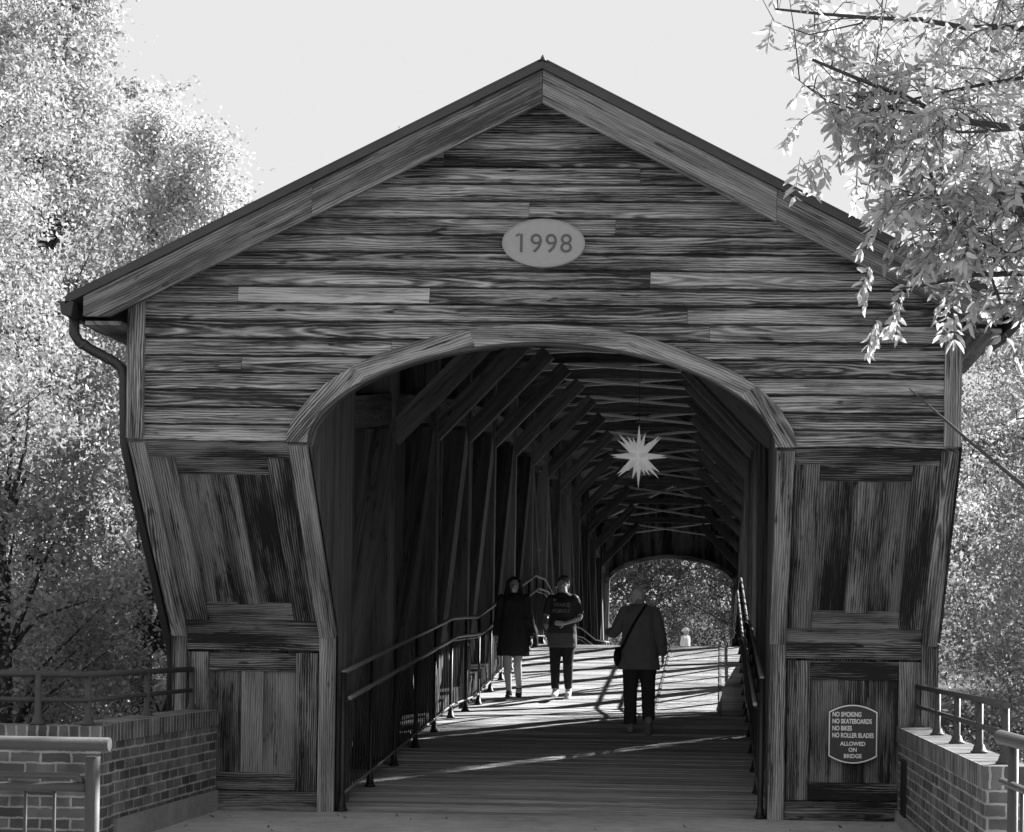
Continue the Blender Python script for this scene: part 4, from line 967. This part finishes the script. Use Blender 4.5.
bm = bmesh.new(); loft(bm, f, [((0, 0, .93), .188, .137), ((0, 0, .86), .197, .144), ((0, 0, .70), .20, .148)], 20); fuse(bm, 'shirt_hem', TEEG, t, .009, 2, .014)
for s_, z_, sz in (('WAKE', 1.245, .075), ('FOREST', 1.165, .07)): text_mesh(s_, sz, f.w((-.0, -.148, z_)), PRINT, tee, 'lettering', .012, 0)
text_mesh('w', .05, f.w((-.095, -.128, 1.325)), PRINT, tee, 'lettering', .012, .003)
bm = bmesh.new()
for l in L2: loft(bm, f, [(l[1], .10, .10), (lerp(l[1], l[2], .5), .088, .088), (l[2], .07, .07), (lerp(l[2], l[3], .5), .063, .063), (lerp(l[2], l[3], .93), .052, .052)], 14)
ball(bm, f, (0, 0, .86), (.17, .12, .10)); fuse(bm, 'trousers', PANT, t, .009, 2, .012)
shoes(t, f, L2, SHOEW, (0, .4))
# the walker seen from behind (local frame faces -Y, turned by pi)
A3 = [(1, (.165, 0, 1.36), (.27, .03, 1.13), (.35, -.13, 1.13), ((.4, -1, .2), (0, 0, 1), (-1, 0, 0))),
      (-1, (-.165, 0, 1.36), (-.245, .05, 1.10), (-.27, -.06, .87), ((-.02, -.25, -1), (0, 1, 0), (1, 0, 0)))]
L3 = [(-1, (-.095, 0, .86), (-.11, .02, .48), (-.115, .20, .17)), (1, (.085, 0, .86), (.09, -.01, .47), (.085, .02, .10))]
yl = 5.0
t, f, hc = person('white-haired person seen from behind in grey jacket with black strap across back', (-.88, yl, deck(yl)), PI + .05, 1.64, dict(arms=A3, legs=L3, head=(0.02, -.065, 1.525)))
bm = bmesh.new(); ball(bm, f, hc + Vector((0, .03, .035)), (.086, .09, .09)); ball(bm, f, hc + Vector((0, .06, -.03)), (.066, .05, .06)); fuse(bm, 'hair', HAIRW, t, .007, 1, .035)
bm = bmesh.new()
loft(bm, f, [((0, 0, 1.455), .07, .07), ((0, 0, 1.41), .15, .09), ((0, 0, 1.34), .195, .125), ((0, 0, 1.18), .185, .13), ((0, 0, 1.0), .205, .145), ((0, .0, .82), .23, .16), ((0, 0, .72), .24, .165)], 20)
for a in A3: loft(bm, f, limbrings(a[1], a[2], lerp(a[2], a[3], .92), ARM, .026), 12); ball(bm, f, a[1], .074)
jk = fuse(bm, 'jacket', JACK, t, .009, 2, .02)
m = MB(); m.tube([f.w(p) for p in ((-.07, .075, 1.44), (-.03, .125, 1.38), (.05, .15, 1.25), (.12, .15, 1.12), (.17, .13, 1.0), (.215, .08, .92))], .014, 6); m.build('bag_strap', STRAP, t)
bm = bmesh.new(); ball(bm, f, (.235, .0, .86), (.05, .11, .11)); fuse(bm, 'shoulder_bag', STRAP, t, .01, 1)
bm = bmesh.new()
for l in L3: loft(bm, f, [(l[1], .105, .105), (lerp(l[1], l[2], .5), .095, .095), (l[2], .078, .078), (lerp(l[2], l[3], .5), .073, .073), (lerp(l[2], l[3], .97), .072, .072)], 14)
ball(bm, f, (0, 0, .86), (.18, .13, .10)); fuse(bm, 'slacks', SLAX, t, .009, 2, .012)
shoes(t, f, L3, SHOEG, (.75, 0))
# the distant walker beyond the crest
A4 = [(-1, (-.165, 0, 1.36), (-.215, .02, 1.08), (-.2, -.1, .86), ((0, -.2, -1), (0, 1, 0), (1, 0, 0))), (1, (.165, 0, 1.36), (.225, .03, 1.12), (.2, -.18, 1.0), ((0, -1, 0), (0, 0, 1), (-1, 0, 0)))]
L4 = [(-1, (-.085, 0, .86), (-.085, -.05, .47), (-.07, -.1, .08)), (1, (.085, 0, .86), (.08, .0, .47), (.075, .12, .10))]
t, f, hc = person('distant person in a white shirt and pale hat beyond the far end of the bridge', (-1.02, 41.5, .3), 1.1, 1.66, dict(arms=A4, legs=L4))
bm = bmesh.new(); ball(bm, f, hc + Vector((0, .02, .06)), (.09, .10, .07)); ball(bm, f, hc + Vector((0, 0, .045)), (.12, .13, .014)); fuse(bm, 'hat', WHITE, t, .008, 1)
bm = bmesh.new(); loft(bm, f, [((0, 0, 1.44), .075, .07), ((0, 0, 1.40), .14, .085), ((0, 0, 1.33), .185, .118), ((0, 0, 1.15), .17, .125), ((0, 0, .88), .195, .142)], 20)
for a in A4: loft(bm, f, [(a[1], .07, .07), (lerp(a[1], a[2], .9), .07, .07)], 12); ball(bm, f, a[1], .068)
fuse(bm, 'shirt', WHITE, t, .01, 2, .014)
bm = bmesh.new()
for l in L4: loft(bm, f, [(l[1], .10, .10), (l[2], .07, .07), (lerp(l[2], l[3], .9), .06, .06)], 14)
ball(bm, f, (0, 0, .86), (.17, .12, .10)); fuse(bm, 'trousers', SLAX, t, .01, 2)
shoes(t, f, L4, SHOEW, (0, .3))
